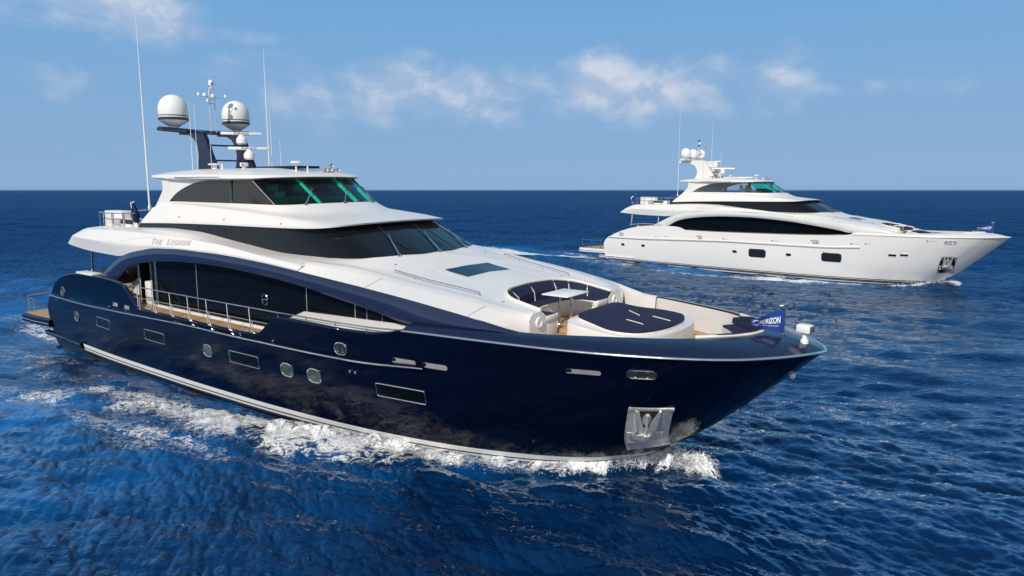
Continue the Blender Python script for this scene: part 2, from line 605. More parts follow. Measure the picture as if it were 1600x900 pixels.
def build_yacht(navy, root):
    Y = root
    lift = (lambda x: 0.0) if navy else (lambda x: .16 * float(sstep(np.float64(x), -4.0, 4.0)))
    capn = [(x, y, z + lift(x)) for x, y, z in capin]
    HULL = 'navy' if navy else 'white'
    CAP = 'navy_cap' if navy else 'white'
    ARCH = 'navy_arch' if navy else 'white2'
    ztop = ztopN if navy else ztopW

    # ---------------- hull shell
    nfr = np.linspace(0, 1, 260) ** 1.7
    xst = tab([(-2.2, -35.2), (.28, -35.5), (1.31, -35.63), (1.7, -35.4), (2.1, -34.95), (3, -34.9)])
    rows = []
    lev = [-2.0, -1.5, -1.0, -.7, -.5, -.2, .1, .5, .9, 1.3, 1.7, 'r']
    for lv in lev:
        z = np.full(len(nfr), 0.0 if lv == 'r' else lv)
        if lv == 'r':
            z[:] = 2.3
        for it in range(5):
            xe = xst(z if lv != 'r' else np.full(len(z), 2.1))
            x = _xs(z) - nfr * (_xs(z) - xe)
            if lv == 'r':
                z = rubz(x)
        rows.append(np.stack([x, -hully(x, z), z], 1))
    b = MB().grid(rows)
    low = rows[-1]
    up = []
    for t in np.linspace(0, 1, 7):
        z = np.full(len(nfr), 2.5)
        nf2 = np.linspace(0, 1, 260) ** 1.25
        for it in range(8):
            x = _xs(z) - nf2 * (_xs(z) + 34.95)
            z = rubz(x) + (np.maximum(ztop(x), rubz(x) + .01) - rubz(x)) * t
        up.append(np.stack([x, -hully(x, z), z], 1))
    b.grid(up)
    # transom, closing the stern between the two sides
    st = np.array([r[-1] for r in rows])
    b.grid([[(p[0] - .0, p[1] * k, p[2]) for p in st] for k in np.linspace(1, 0, 6)])
    b.mirror()
    # painted shell: below the boot stripe is antifouling, kept as its own part
    hull = b.build('hull', HULL, Y, ang=40)
    # antifouling skin (thin paint layer over the bottom)
    af = MB()
    for s in (-1, 1):
        rws = []
        for z0 in (-1.9, -1.2, -.8, -.52):
            zz = np.full(200, z0)
            xx = _xs(zz) - (np.linspace(0, 1, 200) ** 1.7) * (_xs(zz) - xst(zz))
            rws.append(np.stack([xx, s * (hully(xx, zz) + .004), zz], 1))
        af.grid(rws)
    af.build('antifouling', 'antifoul' if navy else 'black', hull, ang=40)
    # boot stripes
    x_a = -31.1 if navy else -35.0
    for (za, zb, mname) in (((-.50, -.41, 'white'), (-.35, -.16, 'white')) if navy else ((-.50, -.40, 'black'), (-.34, -.28, 'black'))):
        bs = MB()
        for s in (-1, 1):
            rws = []
            for zz, of in ((za, .0), (za, .008), (zb, .008), (zb, .0)):
                nn = 200
                z_ = np.full(nn, zz)
                xx = _xs(z_) - .25 - (np.linspace(0, 1, nn) ** 1.7) * (_xs(z_) - .25 - x_a)
                rws.append(np.stack([xx, s * (hully(xx, z_) + of), z_], 1))
            bs.grid(rws)
        bs.build('boot_stripe', mname, hull, ang=40)
    # ledge at the stern quarter with a steel strip
    for s in (-1, 1):
        lg = MB()
        ls = MB()
        rws = []
        rs2 = []
        xx = np.linspace(-36.3, -31.15, 30)
        for zz, of in ((-.42, -.05), (-.38, .12), (-.14, .14), (-.10, -.05)):
            rws.append(np.stack([xx, s * (hully(np.maximum(xx, -35.4), np.full(30, zz)) + of), np.full(30, zz)], 1))
        lg.grid(rws)
        for zz, of in ((-.24, .128), (-.235, .16), (-.17, .16), (-.165, .128)):
            rs2.append(np.stack([xx, s * (hully(np.maximum(xx, -35.4), np.full(30, zz)) + of), np.full(30, zz)], 1))
        ls.grid(rs2)
        lg.build('quarter_ledge', HULL, hull)
        ls.build('ledge_strip', 'chrome', hull)
    # rub rail
    xx = np.linspace(-34.85, -6.55, 140)
    rb = MB()
    rb2 = MB()
    for s in (-1, 1):
        yy = hully(xx, rubz(xx))
        rws = []
        for dz, of in ((-.10, -.01), (-.075, .09), (.055, .10), (.09, -.01)):
            rws.append(np.stack([xx, s * (yy + of), rubz(xx) + dz], 1))
        rb.grid(rws)
        rb.poly([r[0] for r in rws]).poly([r[-1] for r in rws])
        rb2.tube(np.stack([xx, s * (yy + .10), rubz(xx) - .01], 1), .035, 8)
    rbo = rb.build('rub_rail', HULL, Y)
    rb2.build('rub_strip', 'chrome' if navy else 'steel', rbo)
    # sheer moulding round the bow, stainless on the dark yacht
    zc = np.full(120, 3.66)
    d = np.linspace(0, 1, 120) ** 1.6 * 11.2
    for it in range(8):
        xs_ = _xs(zc) - d
        zc = ztop(xs_)
    path = np.stack([xs_, -hully(xs_, zc) - .02, zc - .01], 1)
    path = np.concatenate([path[::-1], (path * np.array([1, -1, 1]))[1:]])
    MB().tube(path, .045, 8).build('sheer_moulding', 'chrome' if navy else 'white', Y)
    # cap rail from the sheer inward (wide and dished up towards the inside)
    n = 90
    inn = crv(capn, n)
    out = np.zeros((n, 3))
    # matched outer edge: walk along the sheer by fraction
    fr = np.linspace(0, 1, n)
    so_ = path[:len(path) // 2 + 1]
    dd = np.concatenate([[0], np.cumsum(np.linalg.norm(np.diff(so_, axis=0), axis=1))])
    di = np.concatenate([[0], np.cumsum(np.linalg.norm(np.diff(inn, axis=0), axis=1))])
    q = di / di[-1] * dd[-1]
    out = np.stack([np.interp(q, dd, so_[:, k]) for k in range(3)], 1)
    inn = inn * np.array([1, -1, 1])
    rws = []
    for t in np.linspace(0, 1, 6):
        p = out * (1 - t) + inn * t
        p = p.copy()
        p[:, 2] += .06 * math.sin(math.pi * t)
        rws.append(p)
    # roll over the inner edge
    dn = inn.copy()
    dn[:, 2] -= .06
    rws.append(dn)
    MB().grid(rws).mirror().build('bulwark_cap', CAP, Y, ang=50)
    # inner bulwark lining of the foredeck well
    ln2 = inn.copy()
    ln2[:, 2] = 2.98
    MB().grid([dn + np.array([0, 0, .002]), ln2]).mirror().build('bulwark_lining', 'white', Y, ang=40)
    # white coaming along the cap's inner edge at the bow
    k0 = int(n * .60)
    cp = inn[k0:] + np.array([-.03, 0, .02])
    cpp = np.concatenate([cp, (cp * np.array([1, -1, 1]))[::-1][1:]])
    MB().tube(cpp, .055, 8).build('bow_coaming', 'white', Y)
    # aft and side bulwarks: cap and lining
    xx = np.linspace(-34.9, -7.2, 300)
    zt = ztop(xx)
    yo = hully(xx, zt)
    bw = MB()
    bl = MB()
    bw.grid([np.stack([xx, -yo, zt], 1), np.stack([xx, -yo + .05, zt + .03], 1), np.stack([xx, -yo + .2, zt + .03], 1), np.stack([xx, -yo + .22, zt - .02], 1)])
    bl.grid([np.stack([xx, -yo + .221, zt - .0], 1), np.stack([xx, -yo + .221, np.minimum(2.4, zt)], 1)])
    bw.mirror().build('side_cap', CAP if navy else 'white', Y, ang=40)
    bl.mirror().build('bulwark_lining', 'white', Y, ang=40)

    # ---------------- decks
    dk = MB()
    xx = np.linspace(-34.6, -6.6, 60)
    yd = hully(xx, np.full(60, 2.5)) - .12
    dk.grid([np.stack([xx, -yd, np.full(60, 2.50)], 1), np.stack([xx, yd, np.full(60, 2.50)], 1)])
    dk.build('main_deck', 'teak', Y)
    fd = MB()
    xx = np.concatenate([np.linspace(-6.2, 1.6, 40), [1.9, 2.1, 2.15]])
    yd = np.array([float(capin_x(min(max(a, -7.2), 2.19))) for a in xx])
    k_ = xx <= -2.6
    fd.grid([np.stack([xx[k_], -yd[k_], np.full(k_.sum(), 3.30)], 1), np.stack([xx[k_], yd[k_], np.full(k_.sum(), 3.30)], 1)])
    fd.build('foredeck', 'teak', Y)
    k_ = xx > -2.9
    MB().grid([np.stack([xx[k_], -yd[k_] + .01, np.full(k_.sum(), 3.0)], 1), np.stack([xx[k_], yd[k_] - .01, np.full(k_.sum(), 3.0)], 1)]).grid(
        [[(-2.66, -3.8, 3.29), (-2.66, 3.8, 3.29)], [(-2.66, -3.8, 3.0), (-2.66, 3.8, 3.0)]]).build('sunken_foredeck', 'teak', Y)
    # white sill along the saloon glass and waterway
    sl_ = MB()
    for s in (-1, 1):
        sl_.box((-15.9, s * 4.50, 2.56), (16.8, .12, .12), .02)
    sl_.build('deck_sill', 'white', Y)
    if navy:
        xx = np.linspace(-13.1, -7.0, 40)
        yo = hully(xx, np.full(40, 3.4))
        for s in (-1, 1):
            MB().grid([np.stack([xx, s * (yo - .225), np.full(40, 2.6)], 1), np.stack([xx, s * (yo - .23), 3.36 + (xx + 13.1) * .03], 1), np.stack([xx, np.full(40, s * 4.48), 3.52 + (xx + 13.1) * .03], 1)]).build('side_step', 'white', Y, ang=30)

    # ---------------- swim platform
    pl = MB()
    o2 = []
    for k in range(0, 13):
        a = R(90 + 90 * k / 12)
        o2.append((-38.85 + .75 * math.cos(a), 4.45 + .7 * math.sin(a)))
    half = [(-35.5, 5.0), (-37.2, 5.15)] + o2
    outl = half + [(x, -y) for x, y in half[::-1]]
    rws = []
    for z, k in ((.10, .97), (.16, 1.0), (.5, 1.0), (.56, .985)):
        rws.append([(-35.5 + (x + 35.5) * k, y * k, z) for x, y in outl])
    pl.grid(rws, close=True).poly(rws[0]).poly(rws[-1])
    plat = pl.build('swim_platform', HULL, Y, ang=40, tri=True)
    MB().poly([(-35.6 + (x + 35.5) * .95, y * .95, .566) for x, y in outl]).build('platform_teak', 'teak', plat, tri=True)
    MB().tube([(-35.5 + (x + 35.5) * 1.004, y * 1.004, .33) for x, y in half] + [(-35.5 + (x + 35.5) * 1.004, -y * 1.004, .33) for x, y in half[::-1]], .03, 6).build('platform_strip', 'chrome', plat)

    def rail(name, paths, r, posts=(), rp=.02, par=Y, m='chrome'):
        t = MB()
        for p in paths:
            t.tube(p, r, 8)
        o = t.build(name, m, par)
        for a, c in posts:
            MB().tube([a, c], rp, 6).build('stanchion', m, o)
        return o

    for (yy) in ((-4.7, 1.25), (4.7, -1.25)):
        ya, dy = yy
        if navy:
            rail('platform_rail', [[(-39.25, ya, .56), (-39.25, ya, 1.50), (-39.20, ya + dy * .3, 1.58), (-39.20, ya + dy * 2.2, 1.58), (-39.25, ya + dy * 2.4, 1.5), (-39.25, ya + dy * 2.4, .56)],
                                   [(-39.10, ya, .56), (-39.10, ya, 1.4), (-38.80, ya, 1.45), (-38.40, ya, 1.4), (-38.40, ya, .56)]], .028)
        else:
            rail('platform_rail', [[(-39.10, ya, 1.5), (-37.0, ya, 1.55), (-36, ya, 1.6)]], .018,
                 [((-39.10, ya, .56), (-39.10, ya, 1.5)), ((-37.6, ya, .56), (-37.6, ya, 1.53)), ((-36.3, ya, .56), (-36.3, ya, 1.58))], .035)

    # ---------------- arch band over the side deck
    A_up = [(-29.4, 4.84, 3.30), (-28.73, 4.86, 3.66), (-27.75, 4.87, 4.13), (-26.18, 4.89, 4.8), (-24.75, 4.91, 5.1), (-22.57, 4.94, 5.34), (-20.62, 4.95, 5.42), (-18.84, 4.95, 5.39), (-17.2, 4.95, 5.33),
            (-15.27, 4.95, 5.27), (-12.78, 4.92, 5.09), (-10.85, 4.87, 4.92), (-8.66, 4.82, 4.72), (-6.79, 4.67, 4.49), (-5.1, 4.48, 4.23), (-3.9, 4.25, 3.99), (-3.5, 4.15, 3.90)]
    A_lo = [(-27.8, 4.86, 3.20), (-27.11, 4.88, 3.52), (-26.6, 4.88, 3.80), (-25.7, 4.9, 4.25), (-24.5, 4.92, 4.54), (-22.4, 4.94, 4.78), (-20.5, 4.95, 4.88), (-18.7, 4.95, 4.90), (-17.2, 4.95, 4.88),
            (-15.3, 4.95, 4.78), (-13.0, 4.93, 4.60), (-10.88, 4.87, 4.32), (-8.69, 4.82, 4.01), (-7.45, 4.74, 3.80), (-5.3, 4.58, 3.86), (-4.0, 4.28, 3.88), (-3.5, 4.16, 3.885)]
    A_lo = [(x, y, z) for x, y, z in A_lo]
    A_m = [((a[0] + c[0]) / 2, (a[1] + c[1]) / 2 + .10, (a[2] + c[2]) / 2 - .02) for a, c in zip(A_up, A_lo)]
    neg = lambda pts: [(x, -y, z) for x, y, z in pts]
    A_q1 = [(a[0] * .75 + c[0] * .25, (a[1] + .075), a[2] * .75 + c[2] * .25) for a, c in zip(A_up, A_lo)]
    A_q3 = [(a[0] * .25 + c[0] * .75, (c[1] + .075), a[2] * .25 + c[2] * .75) for a, c in zip(A_up, A_lo)]
    A_in = [(x, y - (.45 if x > -24 else 1.0), z + .01) for x, y, z in A_lo[:14]]
    arch = strip([neg(A_up), neg(A_q1), neg(A_m), neg(A_q3), neg(A_lo)], 130, 2)
    archo = arch.build('side_arch', ARCH, Y, ang=60)
    strip([neg(A_lo[:14]), neg([(x, y - .04, z - .0) for x, y, z in A_in])], 110, 2).build('arch_soffit', 'navy' if navy else 'white2', archo)
    at_ = [(-5.6, 4.50, 4.31), (-5.1, 4.45, 4.235), (-3.9, 4.22, 4.0), (-3.4, 4.06, 3.93), (-2.9, 3.92, 3.93)]
    for s in (-1, 1):
        MB().grid([crv([(x, s * y, z) for x, y, z in at_], 20), crv([(x, s * (y - .16), z - .03) for x, y, z in at_], 20), crv([(x, s * (y - .24), 3.28) for x, y, z in at_], 20)]).build('arch_lining', 'white', archo, ang=50)
    # saloon glass
    gt = [(x, 4.46, z + .03) for x, y, z in A_lo if x > -24.6 and x < -7.4]
    gt = [(-24.45, 4.46, 4.56)] + gt[1:]
    if not navy:
        gt = [(-27.0, 4.60, 3.56), (-26.5, 4.58, 3.86), (-25.6, 4.54, 4.30)] + gt
    glo = [(x, 4.46, 2.55) for x, y, z in gt]
    sg = strip([neg(gt), neg(glo)], 80, 6).build('saloon_window', 'glass_saloon', Y)
    # pane seams and the round door pull
    for xs1 in ((-20.5, -12.95, -10.3) if navy else ()):
        zt_ = float(np.interp(xs1, [p[0] for p in gt], [p[2] for p in gt]))
        for s in (-1, 1):
            MB().box((xs1, s * 4.468, (2.62 + zt_) / 2), (.02, .012, zt_ - 2.7)).build('pane_seam', 'steel', sg)
    if navy:
        m4 = Matrix.Rotation(R(90), 4, 'X')
        dp = MB()
        ringp = [(-15.55 + .18 * math.cos(a), -4.48, 3.72 + .22 * math.sin(a)) for a in np.linspace(0, 2 * math.pi, 25)]
        dp.tube(ringp, .014, 6, cap=False)
        dp.box((-15.45, -4.51, 3.72), (.3, .04, .04), .01)
        dp.build('door_handle', 'chrome', sg)
        sq = [(-9.7, -4.475, 3.62), (-8.95, -4.475, 3.55), (-8.95, -4.475, 3.95), (-9.7, -4.475, 4.06), (-9.7, -4.475, 3.62)]
        MB().tube(sq, .008, 5).build('pane_seam', 'steel', sg)

    # ---------------- cockpit under the overhang
    MB().box((-24.5, 0, 3.6), (.08, 8.6, 2.2)).build('saloon_door', 'glass', Y)
    for s in (-1, 1):
        if not navy:
            continue
        MB().box((-24.95, s * 4.2, 3.05), (.55, .5, 1.1), .05).build('cockpit_locker', 'white', Y)
        MB().box((-26.9, s * 3.7, 2.95), (.7, .8, .9), .06).build('cockpit_locker', 'white', Y)
    sf = MB()
    sf.box((-31.6, 0, 2.85), (1.0, 5.6, .7), .08)
    sf.box((-32.2, 0, 3.2), (.35, 5.6, .6), .08)
    sf.build('cockpit_sofa', 'cream', Y)
    for s in (-1, 1):
        if navy:
            MB().tube([(-23.95, s * 4.5, 2.5), (-23.95, s * 4.5, 4.62)], .07, 10).build('deck_post', 'chrome', Y)
            MB().tube([(-25.55, s * 4.5, 2.5), (-25.55, s * 4.5, 4.4)], .06, 10).build('deck_post', 'chrome', Y)
            MB().box((-25.9, s * 4.1, 3.5), (.06, .5, 2.0)).build('wind_screen', 'black', Y)
        if navy:
            MB().tube([(-30.5, s * 4.55, 3.55), (-30.45, s * 4.5, 4.75)], .065, 10).build('deck_post', 'chrome', Y)
            MB().box((-29.9, s * 4.95, 3.655), (1.8, .55, .10), .03).build('hull_cap_pad', 'white', Y)
            MB().box((-28.9, s * 4.5, 3.75), (.9, .35, .34), .08).build('cockpit_cushion', 'rubber', Y)
        else:
            for xa in (-32.2, -28.6):
                MB().tube([(xa - .35 * (1 - math.cos(t * 1.57)) + .55 * t, s * 4.4, 3.5 + 1.3 * t) for t in np.linspace(0, 1, 8)], .06, 8).build('deck_post', 'steel', Y)
            MB().tube([(-31.8, s * 5.0, 3.62), (-30, s * 5.05, 3.8), (-27.6, s * 5.1, 3.78)], .03, 8).build('hull_handrail', 'steel', Y)

    # ---------------- upper deck moulding
    c0 = [(-33.95, 0, 4.95), (-33.9, 2.4, 4.95), (-33.8, 4.3, 4.94), (-30.4, 4.6, 4.74), (-27.3, 4.72, 4.70), (-24.75, 4.905, 5.1), (-22.57, 4.945, 5.345), (-18.84, 4.955, 5.395), (-15.27, 4.955, 5.275), (-12.78, 4.925, 5.095)]
    c1 = [(-33.5, 0, 5.40), (-33.45, 2.5, 5.40), (-32.95, 4.40, 5.40), (-30.4, 4.76, 5.36), (-27.1, 4.88, 5.34), (-24.7, 4.95, 5.36), (-22.5, 4.965, 5.44), (-18.8, 4.965, 5.47), (-15.25, 4.965, 5.34), (-12.75, 4.93, 5.15)]
    c2 = [(-32.9, 0, 5.76), (-32.9, 2.3, 5.76), (-32.2, 4.15, 5.74), (-30.4, 4.5, 5.84), (-27.1, 4.64, 5.93), (-24.6, 4.70, 5.93), (-22.5, 4.72, 5.90), (-18.7, 4.72, 5.77), (-15.2, 4.78, 5.48), (-12.7, 4.80, 5.26)]
    c3 = [(-32.5, 0, 5.86), (-32.5, 2.1, 5.86), (-31.8, 3.8, 5.86), (-30.3, 4.0, 5.90), (-27.7, 3.42, 5.985), (-24.0, 3.54, 6.095), (-21.8, 3.62, 6.055), (-18.3, 3.62, 5.725), (-15.2, 3.62, 5.465), (-12.85, 3.46, 5.425)]
    c2b = [(a[0] * .6 + c[0] * .4, a[1] * .6 + c[1] * .4, a[2] * .45 + c[2] * .55 + .015) for a, c in zip(c2, c3)]
    um = strip([neg(c0), neg(c1), neg(c2), neg(c2b), neg(c3)], 150, 4)
    # nose at the forward end and soffit of the overhang
    for s in (-1, 1):
        um.poly([(p[0], s * p[1], p[2]) for p in (c0[-1], c1[-1], c2[-1], c3[-1])])
    C0 = crv(c0, 150)
    sel = C0[C0[:, 0] < -24.6]
    um.grid([np.stack([sel[:, 0], -sel[:, 1], sel[:, 2]], 1), np.stack([sel[:, 0] + .0, sel[:, 1], sel[:, 2]], 1)])
    umo = um.build('upper_deck', 'white', Y, ang=38)
    C3 = crv(c3, 150)
    s3 = C3[C3[:, 0] < -25.0]
    MB().grid([np.stack([s3[:, 0], -s3[:, 1], s3[:, 2] - .004], 1), np.stack([s3[:, 0], s3[:, 1] * 1, s3[:, 2] - .004], 1)]).build('aft_deck', 'white_matt', Y)
    # swept raised moulding (swoosh) on the flank
    sw = [(-26.6, 4.955, 5.46), (-25.6, 4.90, 5.62), (-24.4, 4.83, 5.78), (-23.0, 4.79, 5.86), (-22.0, 4.79, 5.865), (-21.2, 4.79, 5.85), (-20.6, 4.79, 5.83), (-20.2, 4.79, 5.81)]
    SWc = crv(sw, 90)
    bvh = BVHTree.FromPolygons([Vector(v.co) for v in umo.data.vertices], [tuple(p.vertices) for p in umo.data.polygons])

    def snap(b_, p, dirv, off=0.006):
        o = Vector(p) - Vector(dirv) * 3
        h, nrm, i_, ds = b_.ray_cast(o, Vector(dirv))
        if h is None:
            return Vector(p)
        return h - Vector(dirv) * off
    for s in (-1, 1):
        rw = [[], [], [], []]
        for k_, p in enumerate(SWc):
            tp = math.sin(math.pi * min(1, max(0, k_ / 89))) ** .5
            for j, (dz, of) in enumerate(((-.10 * tp, .0), (-.02, .035 * tp), (.035 * tp, .03 * tp), (.06 * tp + .01, .0))):
                q_ = snap(bvh, (p[0], s * p[1], p[2] + dz), (0, -s, 0), of)
                rw[j].append(q_)
        MB().grid(rw).build('flank_moulding', 'white', umo, ang=60)
    # name in metal letters on the flank
    glyphs = []
    if navy:
        xc = 0.0
        for ch in 'THE LEGION':
            if ch == ' ':
                xc += .34
                continue
            v2, f2 = text_mesh(ch, .46 if ch in 'TL' else .37, 0, 1, .007)
            x0_, x1_ = min(q[0] for q in v2), max(q[0] for q in v2)
            yb = min(q[1] for q in v2)
            glyphs.append(([(u_ - x0_ + xc, v_ - yb) for u_, v_ in v2], f2))
            xc += x1_ - x0_ + .085
        kx, xs0, zs0 = 3.25 / xc, -23.35, 5.49
    else:
        v2, f2 = text_mesh('Wild Duck', .50, .35, 1.0, -.004)
        x0_ = min(q[0] for q in v2)
        yb = min(q[1] for q in v2)
        glyphs.append(([(u_ - x0_, v_ - yb) for u_, v_ in v2], f2))
        xc = max(q[0] for q in glyphs[0][0])
        kx, xs0, zs0 = 2.6 / xc, -23.4, 5.52
    for s in (-1, 1):
        lt = MB()
        for v2, f2 in glyphs:
            n0 = len(lt.v)
            for (u_, v_) in v2:
                px_ = xs0 + (u_ * kx if s < 0 else (xc - u_) * kx)
                q_ = snap(bvh, (px_, s * 5, zs0 + .035 * (px_ - xs0) + v_ * .78), (0, -s, 0), .028)
                lt.v.append(tuple(q_))
            lt.f += [tuple(n0 + i for i in f) for f in f2]
        lt.build('lettering', 'silver' if navy else 'faint', umo, merge=0)

    # ---------------- pilothouse glass band
    B_lo = [(-27.7, 3.42, 5.98), (-24, 3.54, 6.09), (-21.8, 3.62, 6.05), (-20, 3.62, 5.93), (-18.3, 3.62, 5.72), (-16.7, 3.62, 5.53), (-15.2, 3.62, 5.46), (-13.9, 3.55, 5.43), (-12.65, 3.44, 5.42), (-11.6, 3.24, 5.47), (-11.05, 2.80, 5.5), (-10.72, 1.74, 5.51), (-10.5, .7, 5.52), (-10.48, 0, 5.52)]
    B_up = [(-27.28, 3.40, 6.24), (-24, 3.46, 6.36), (-21.9, 3.52, 6.41), (-20.3, 3.54, 6.43), (-18.9, 3.54, 6.44), (-17.4, 3.52, 6.45), (-16.2, 3.48, 6.47), (-15.2, 3.40, 6.49), (-14.4, 3.25, 6.52), (-13.8, 3.0, 6.55), (-13.4, 2.6, 6.58), (-13.1, 1.6, 6.62), (-12.98, .7, 6.64), (-12.95, 0, 6.65)]
    bg_ = strip([neg(B_lo), neg(B_up)], 150, 5)
    bgo = bg_.build('pilothouse_window', 'glass', Y, ang=60)
    LO, UP = crv(B_lo, 400), crv(B_up, 400)
    for fidx in (.26, .52, .80, .885):
        i_ = int(fidx * 399)
        for s in (-1, 1):
            a_ = Vector((LO[i_][0], s * (LO[i_][1] + .006), LO[i_][2]))
            e_ = Vector((UP[i_][0], s * (UP[i_][1] + .006), UP[i_][2]))
            MB().tube([a_ + (e_ - a_) * .03 + Vector((.006, 0, .006)), a_ + (e_ - a_) * .97 + Vector((.006, 0, .006))], .011, 5).build('pane_seam', 'rubber', bgo)

    # ---------------- trunk (coachroof) forward of the pilothouse
    t0 = [(-12.9, 4.92, 5.10), (-10.85, 4.88, 4.925), (-9.8, 4.86, 4.835), (-8.66, 4.83, 4.725), (-7.95, 4.78, 4.645), (-6.8, 4.68, 4.495), (-6.1, 4.60, 4.39), (-5.5, 4.53, 4.30), (-4.9, 4.42, 4.18), (-4.4, 4.0, 3.98), (-3.96, 3.06, 3.45)]
    t2 = [(-12.9, 4.15, 5.38), (-10.9, 3.72, 5.25), (-10.0, 3.52, 5.11), (-8.9, 3.34, 4.92), (-8.2, 3.26, 4.82), (-7.0, 3.1, 4.67), (-6.2, 2.98, 4.56), (-5.6, 2.92, 4.46), (-5.1, 2.86, 4.38), (-4.6, 2.81, 4.31), (-4.02, 2.74, 4.21)]
    t1 = [(a[0] * .45 + c[0] * .55, a[1] * .45 + c[1] * .55, a[2] * .45 + c[2] * .55 + .09) for a, c in zip(t0, t2)]
    t1[0] = (-12.9, 4.62, 5.33)
    t1[-1] = (-4.0, 3.0, 4.02)
    t3 = [(-12.87, 3.465, 5.422), (-11.05, 2.80, 5.50), (-10.72, 1.74, 5.51), (-10.48, 0, 5.52), (-9.2, 0, 5.10), (-7.3, 0, 4.83), (-6.16, 0, 4.63), (-6.05, 1.2, 4.60), (-5.7, 1.9, 4.53), (-5.1, 2.25, 4.41), (-4.02, 2.32, 4.21)]
    t12 = [((a[0] + c[0]) / 2, (a[1] + c[1]) / 2, (a[2] + c[2]) / 2 + .035) for a, c in zip(t1, t2)]
    tk = strip([neg(t0), neg(t1), neg(t12), neg(t2), neg(t3)], 140, 5)
    for s in (-1, 1):
        tk.poly([(p[0], s * p[1], p[2]) for p in (t0[0], t1[0], t12[0], t2[0], t3[0])])
        # forward end panel beside the seat
        e = [(-3.98, 3.06, 3.28), (-3.96, 3.06, 3.45), (-4.0, 3.0, 4.02), (-4.01, 2.9, 4.15), (-4.02, 2.74, 4.21), (-4.02, 2.32, 4.21), (-4.02, 2.08, 4.05), (-4.02, 2.08, 3.28)]
        tk.poly([(x, s * y, z) for x, y, z in e])
    tko = tk.build('trunk_roof', 'white', Y, ang=40, tri=True)
    tb = BVHTree.FromPolygons([Vector(v.co) for v in tko.data.vertices], [tuple(p.vertices) for p in tko.data.polygons])

    def roofz(x, y):
        h, n_, i_, d_ = tb.ray_cast(Vector((x, y, 8)), Vector((0, 0, -1)))
        return h.z if h else 4.7
    # skylight
    rws = []
    for x in np.linspace(-9.0, -7.9, 6):
        rws.append([(x, y, roofz(x, y) + .015) for y in np.linspace(-1.27, 1.27, 8)])
    MB().grid(rws).build('skylight', 'glass_saloon', Y)
    for s in (-1, 1):
        pts = []
        for t in np.linspace(0, 1, 9):
            x, y = -9.62 + 3.45 * t, 3.20 - .42 * t
            pts.append((x, s * y, roofz(x, s * y) + .11))
        pts = [(pts[0][0] - .04, pts[0][1], pts[0][2] - .11)] + pts + [(pts[-1][0] + .04, pts[-1][1], pts[-1][2] - .11)]
        ro = rail('roof_handrail', [pts], .024)
        for k in (3, 6):
            MB().tube([pts[k], (pts[k][0], pts[k][1], pts[k][2] - .11)], .016, 6).build('stanchion', 'chrome', ro)
        # loudspeaker and vent in the end panel
        sp_ = MB().lathe([(.0, .03), (.10, .028), (.12, .05), (.17, .045), (.19, .0)], n=24, mtx=Matrix.Rotation(R(90), 3, 'Y').to_3x3())
        sp_.v = [(x - 3.995, y + s * 2.50, z + 3.88) for x, y, z in sp_.v]
        sp_.build('loudspeaker', 'plastic', Y)
        h, n_, i_, d_ = tb.ray_cast(Vector((-5.55, s * 6, 4.48)), Vector((0, -s, 0)))
        if h:
            MB().lathe([(.0, .02), (.05, .02), (.06, .0)], n=14, mtx=Matrix.Rotation(R(90 * s * -1), 3, 'X')).xform(Matrix.Translation(h)).build('drain_vent', 'steel', Y)

    for s in (-1, 1):
        T0c, T1c, T2c = crv(t0, 400), crv(t1, 400), crv(t2, 400)
        for xq in (-5.25, -9.35):
            pts = []
            for cu_ in (T0c, T1c, T2c):
                i = int(np.argmin(np.abs(cu_[:, 0] - xq)))
                pts.append((cu_[i][0], s * (cu_[i][1] + .001), cu_[i][2] + .002))
            MB().tube(crv(pts, 12), .006, 5).build('panel_seam', 'grey_liner', tko)
        for xq, yq in ((-6.35, 2.55), (-5.3, 2.62), (-10.2, 2.6)):
            MB().lathe([(.05, .0), (.05, .012), (.03, .018), (0, .018)], (xq, s * yq, roofz(xq, s * yq)), 12).build('deck_fitting', 'grey_liner', tko)
        MB().tube([(xq, s * (1.6), roofz(xq, s * 1.6) + .002) for xq in np.linspace(-9.9, -6.6, 12)], .005, 4).build('panel_seam', 'white2', tko)

    # ---------------- lounge: U-shaped sofa, table, sunpad
    ring = [(-6.16, 0, 4.63), (-6.05, 1.2, 4.60), (-5.7, 1.9, 4.53), (-5.1, 2.25, 4.41), (-4.03, 2.32, 4.21)]
    bkb = [(-5.84, 0, 4.0), (-5.74, 1.05, 4.0), (-5.42, 1.62, 4.0), (-4.92, 1.95, 4.0), (-4.03, 2.04, 4.0)]
    sfr = [(-5.2, 0, 4.0), (-5.12, .72, 4.0), (-4.97, 1.05, 4.0), (-4.7, 1.26, 4.0), (-4.03, 1.32, 4.0)]
    low_ = lambda c, zz, k=1.0: [(p[0], p[1] * k, zz) for p in c]
    sofa = strip([low_(neg(sfr), 3.84), low_(neg(sfr), 3.55), low_([(x - .1, y, z) for x, y, z in neg(sfr)], 3.32)], 60, 1).build('sofa', 'white', Y)
    bk = [(x * .93 + -4.9 * .07, y * .95, z - .03) for x, y, z in ring]
    bk[-1] = (-4.1, bk[-1][1], bk[-1][2])
    bkm = [((a[0] + c[0]) / 2 + (.10 if abs(a[1]) < 1.5 else .03), (a[1] + c[1]) / 2 - .04, (a[2] + c[2]) / 2 + .02) for a, c in zip(bk, bkb)]
    strip([neg(ring), neg(bk), neg(bkm), neg(bkb)], 60, 3).build('back_cushion', 'navy_fabric', sofa)
    sc_ = [(a[0] * .5 + c[0] * .5, a[1] * .5 + c[1] * .5, 4.035) for a, c in zip(bkb, sfr)]
    strip([neg(bkb), neg(sc_), [(x, y, 3.99) for x, y, z in neg(sfr)]], 60, 3).build('seat_cushion', 'navy_fabric', sofa)
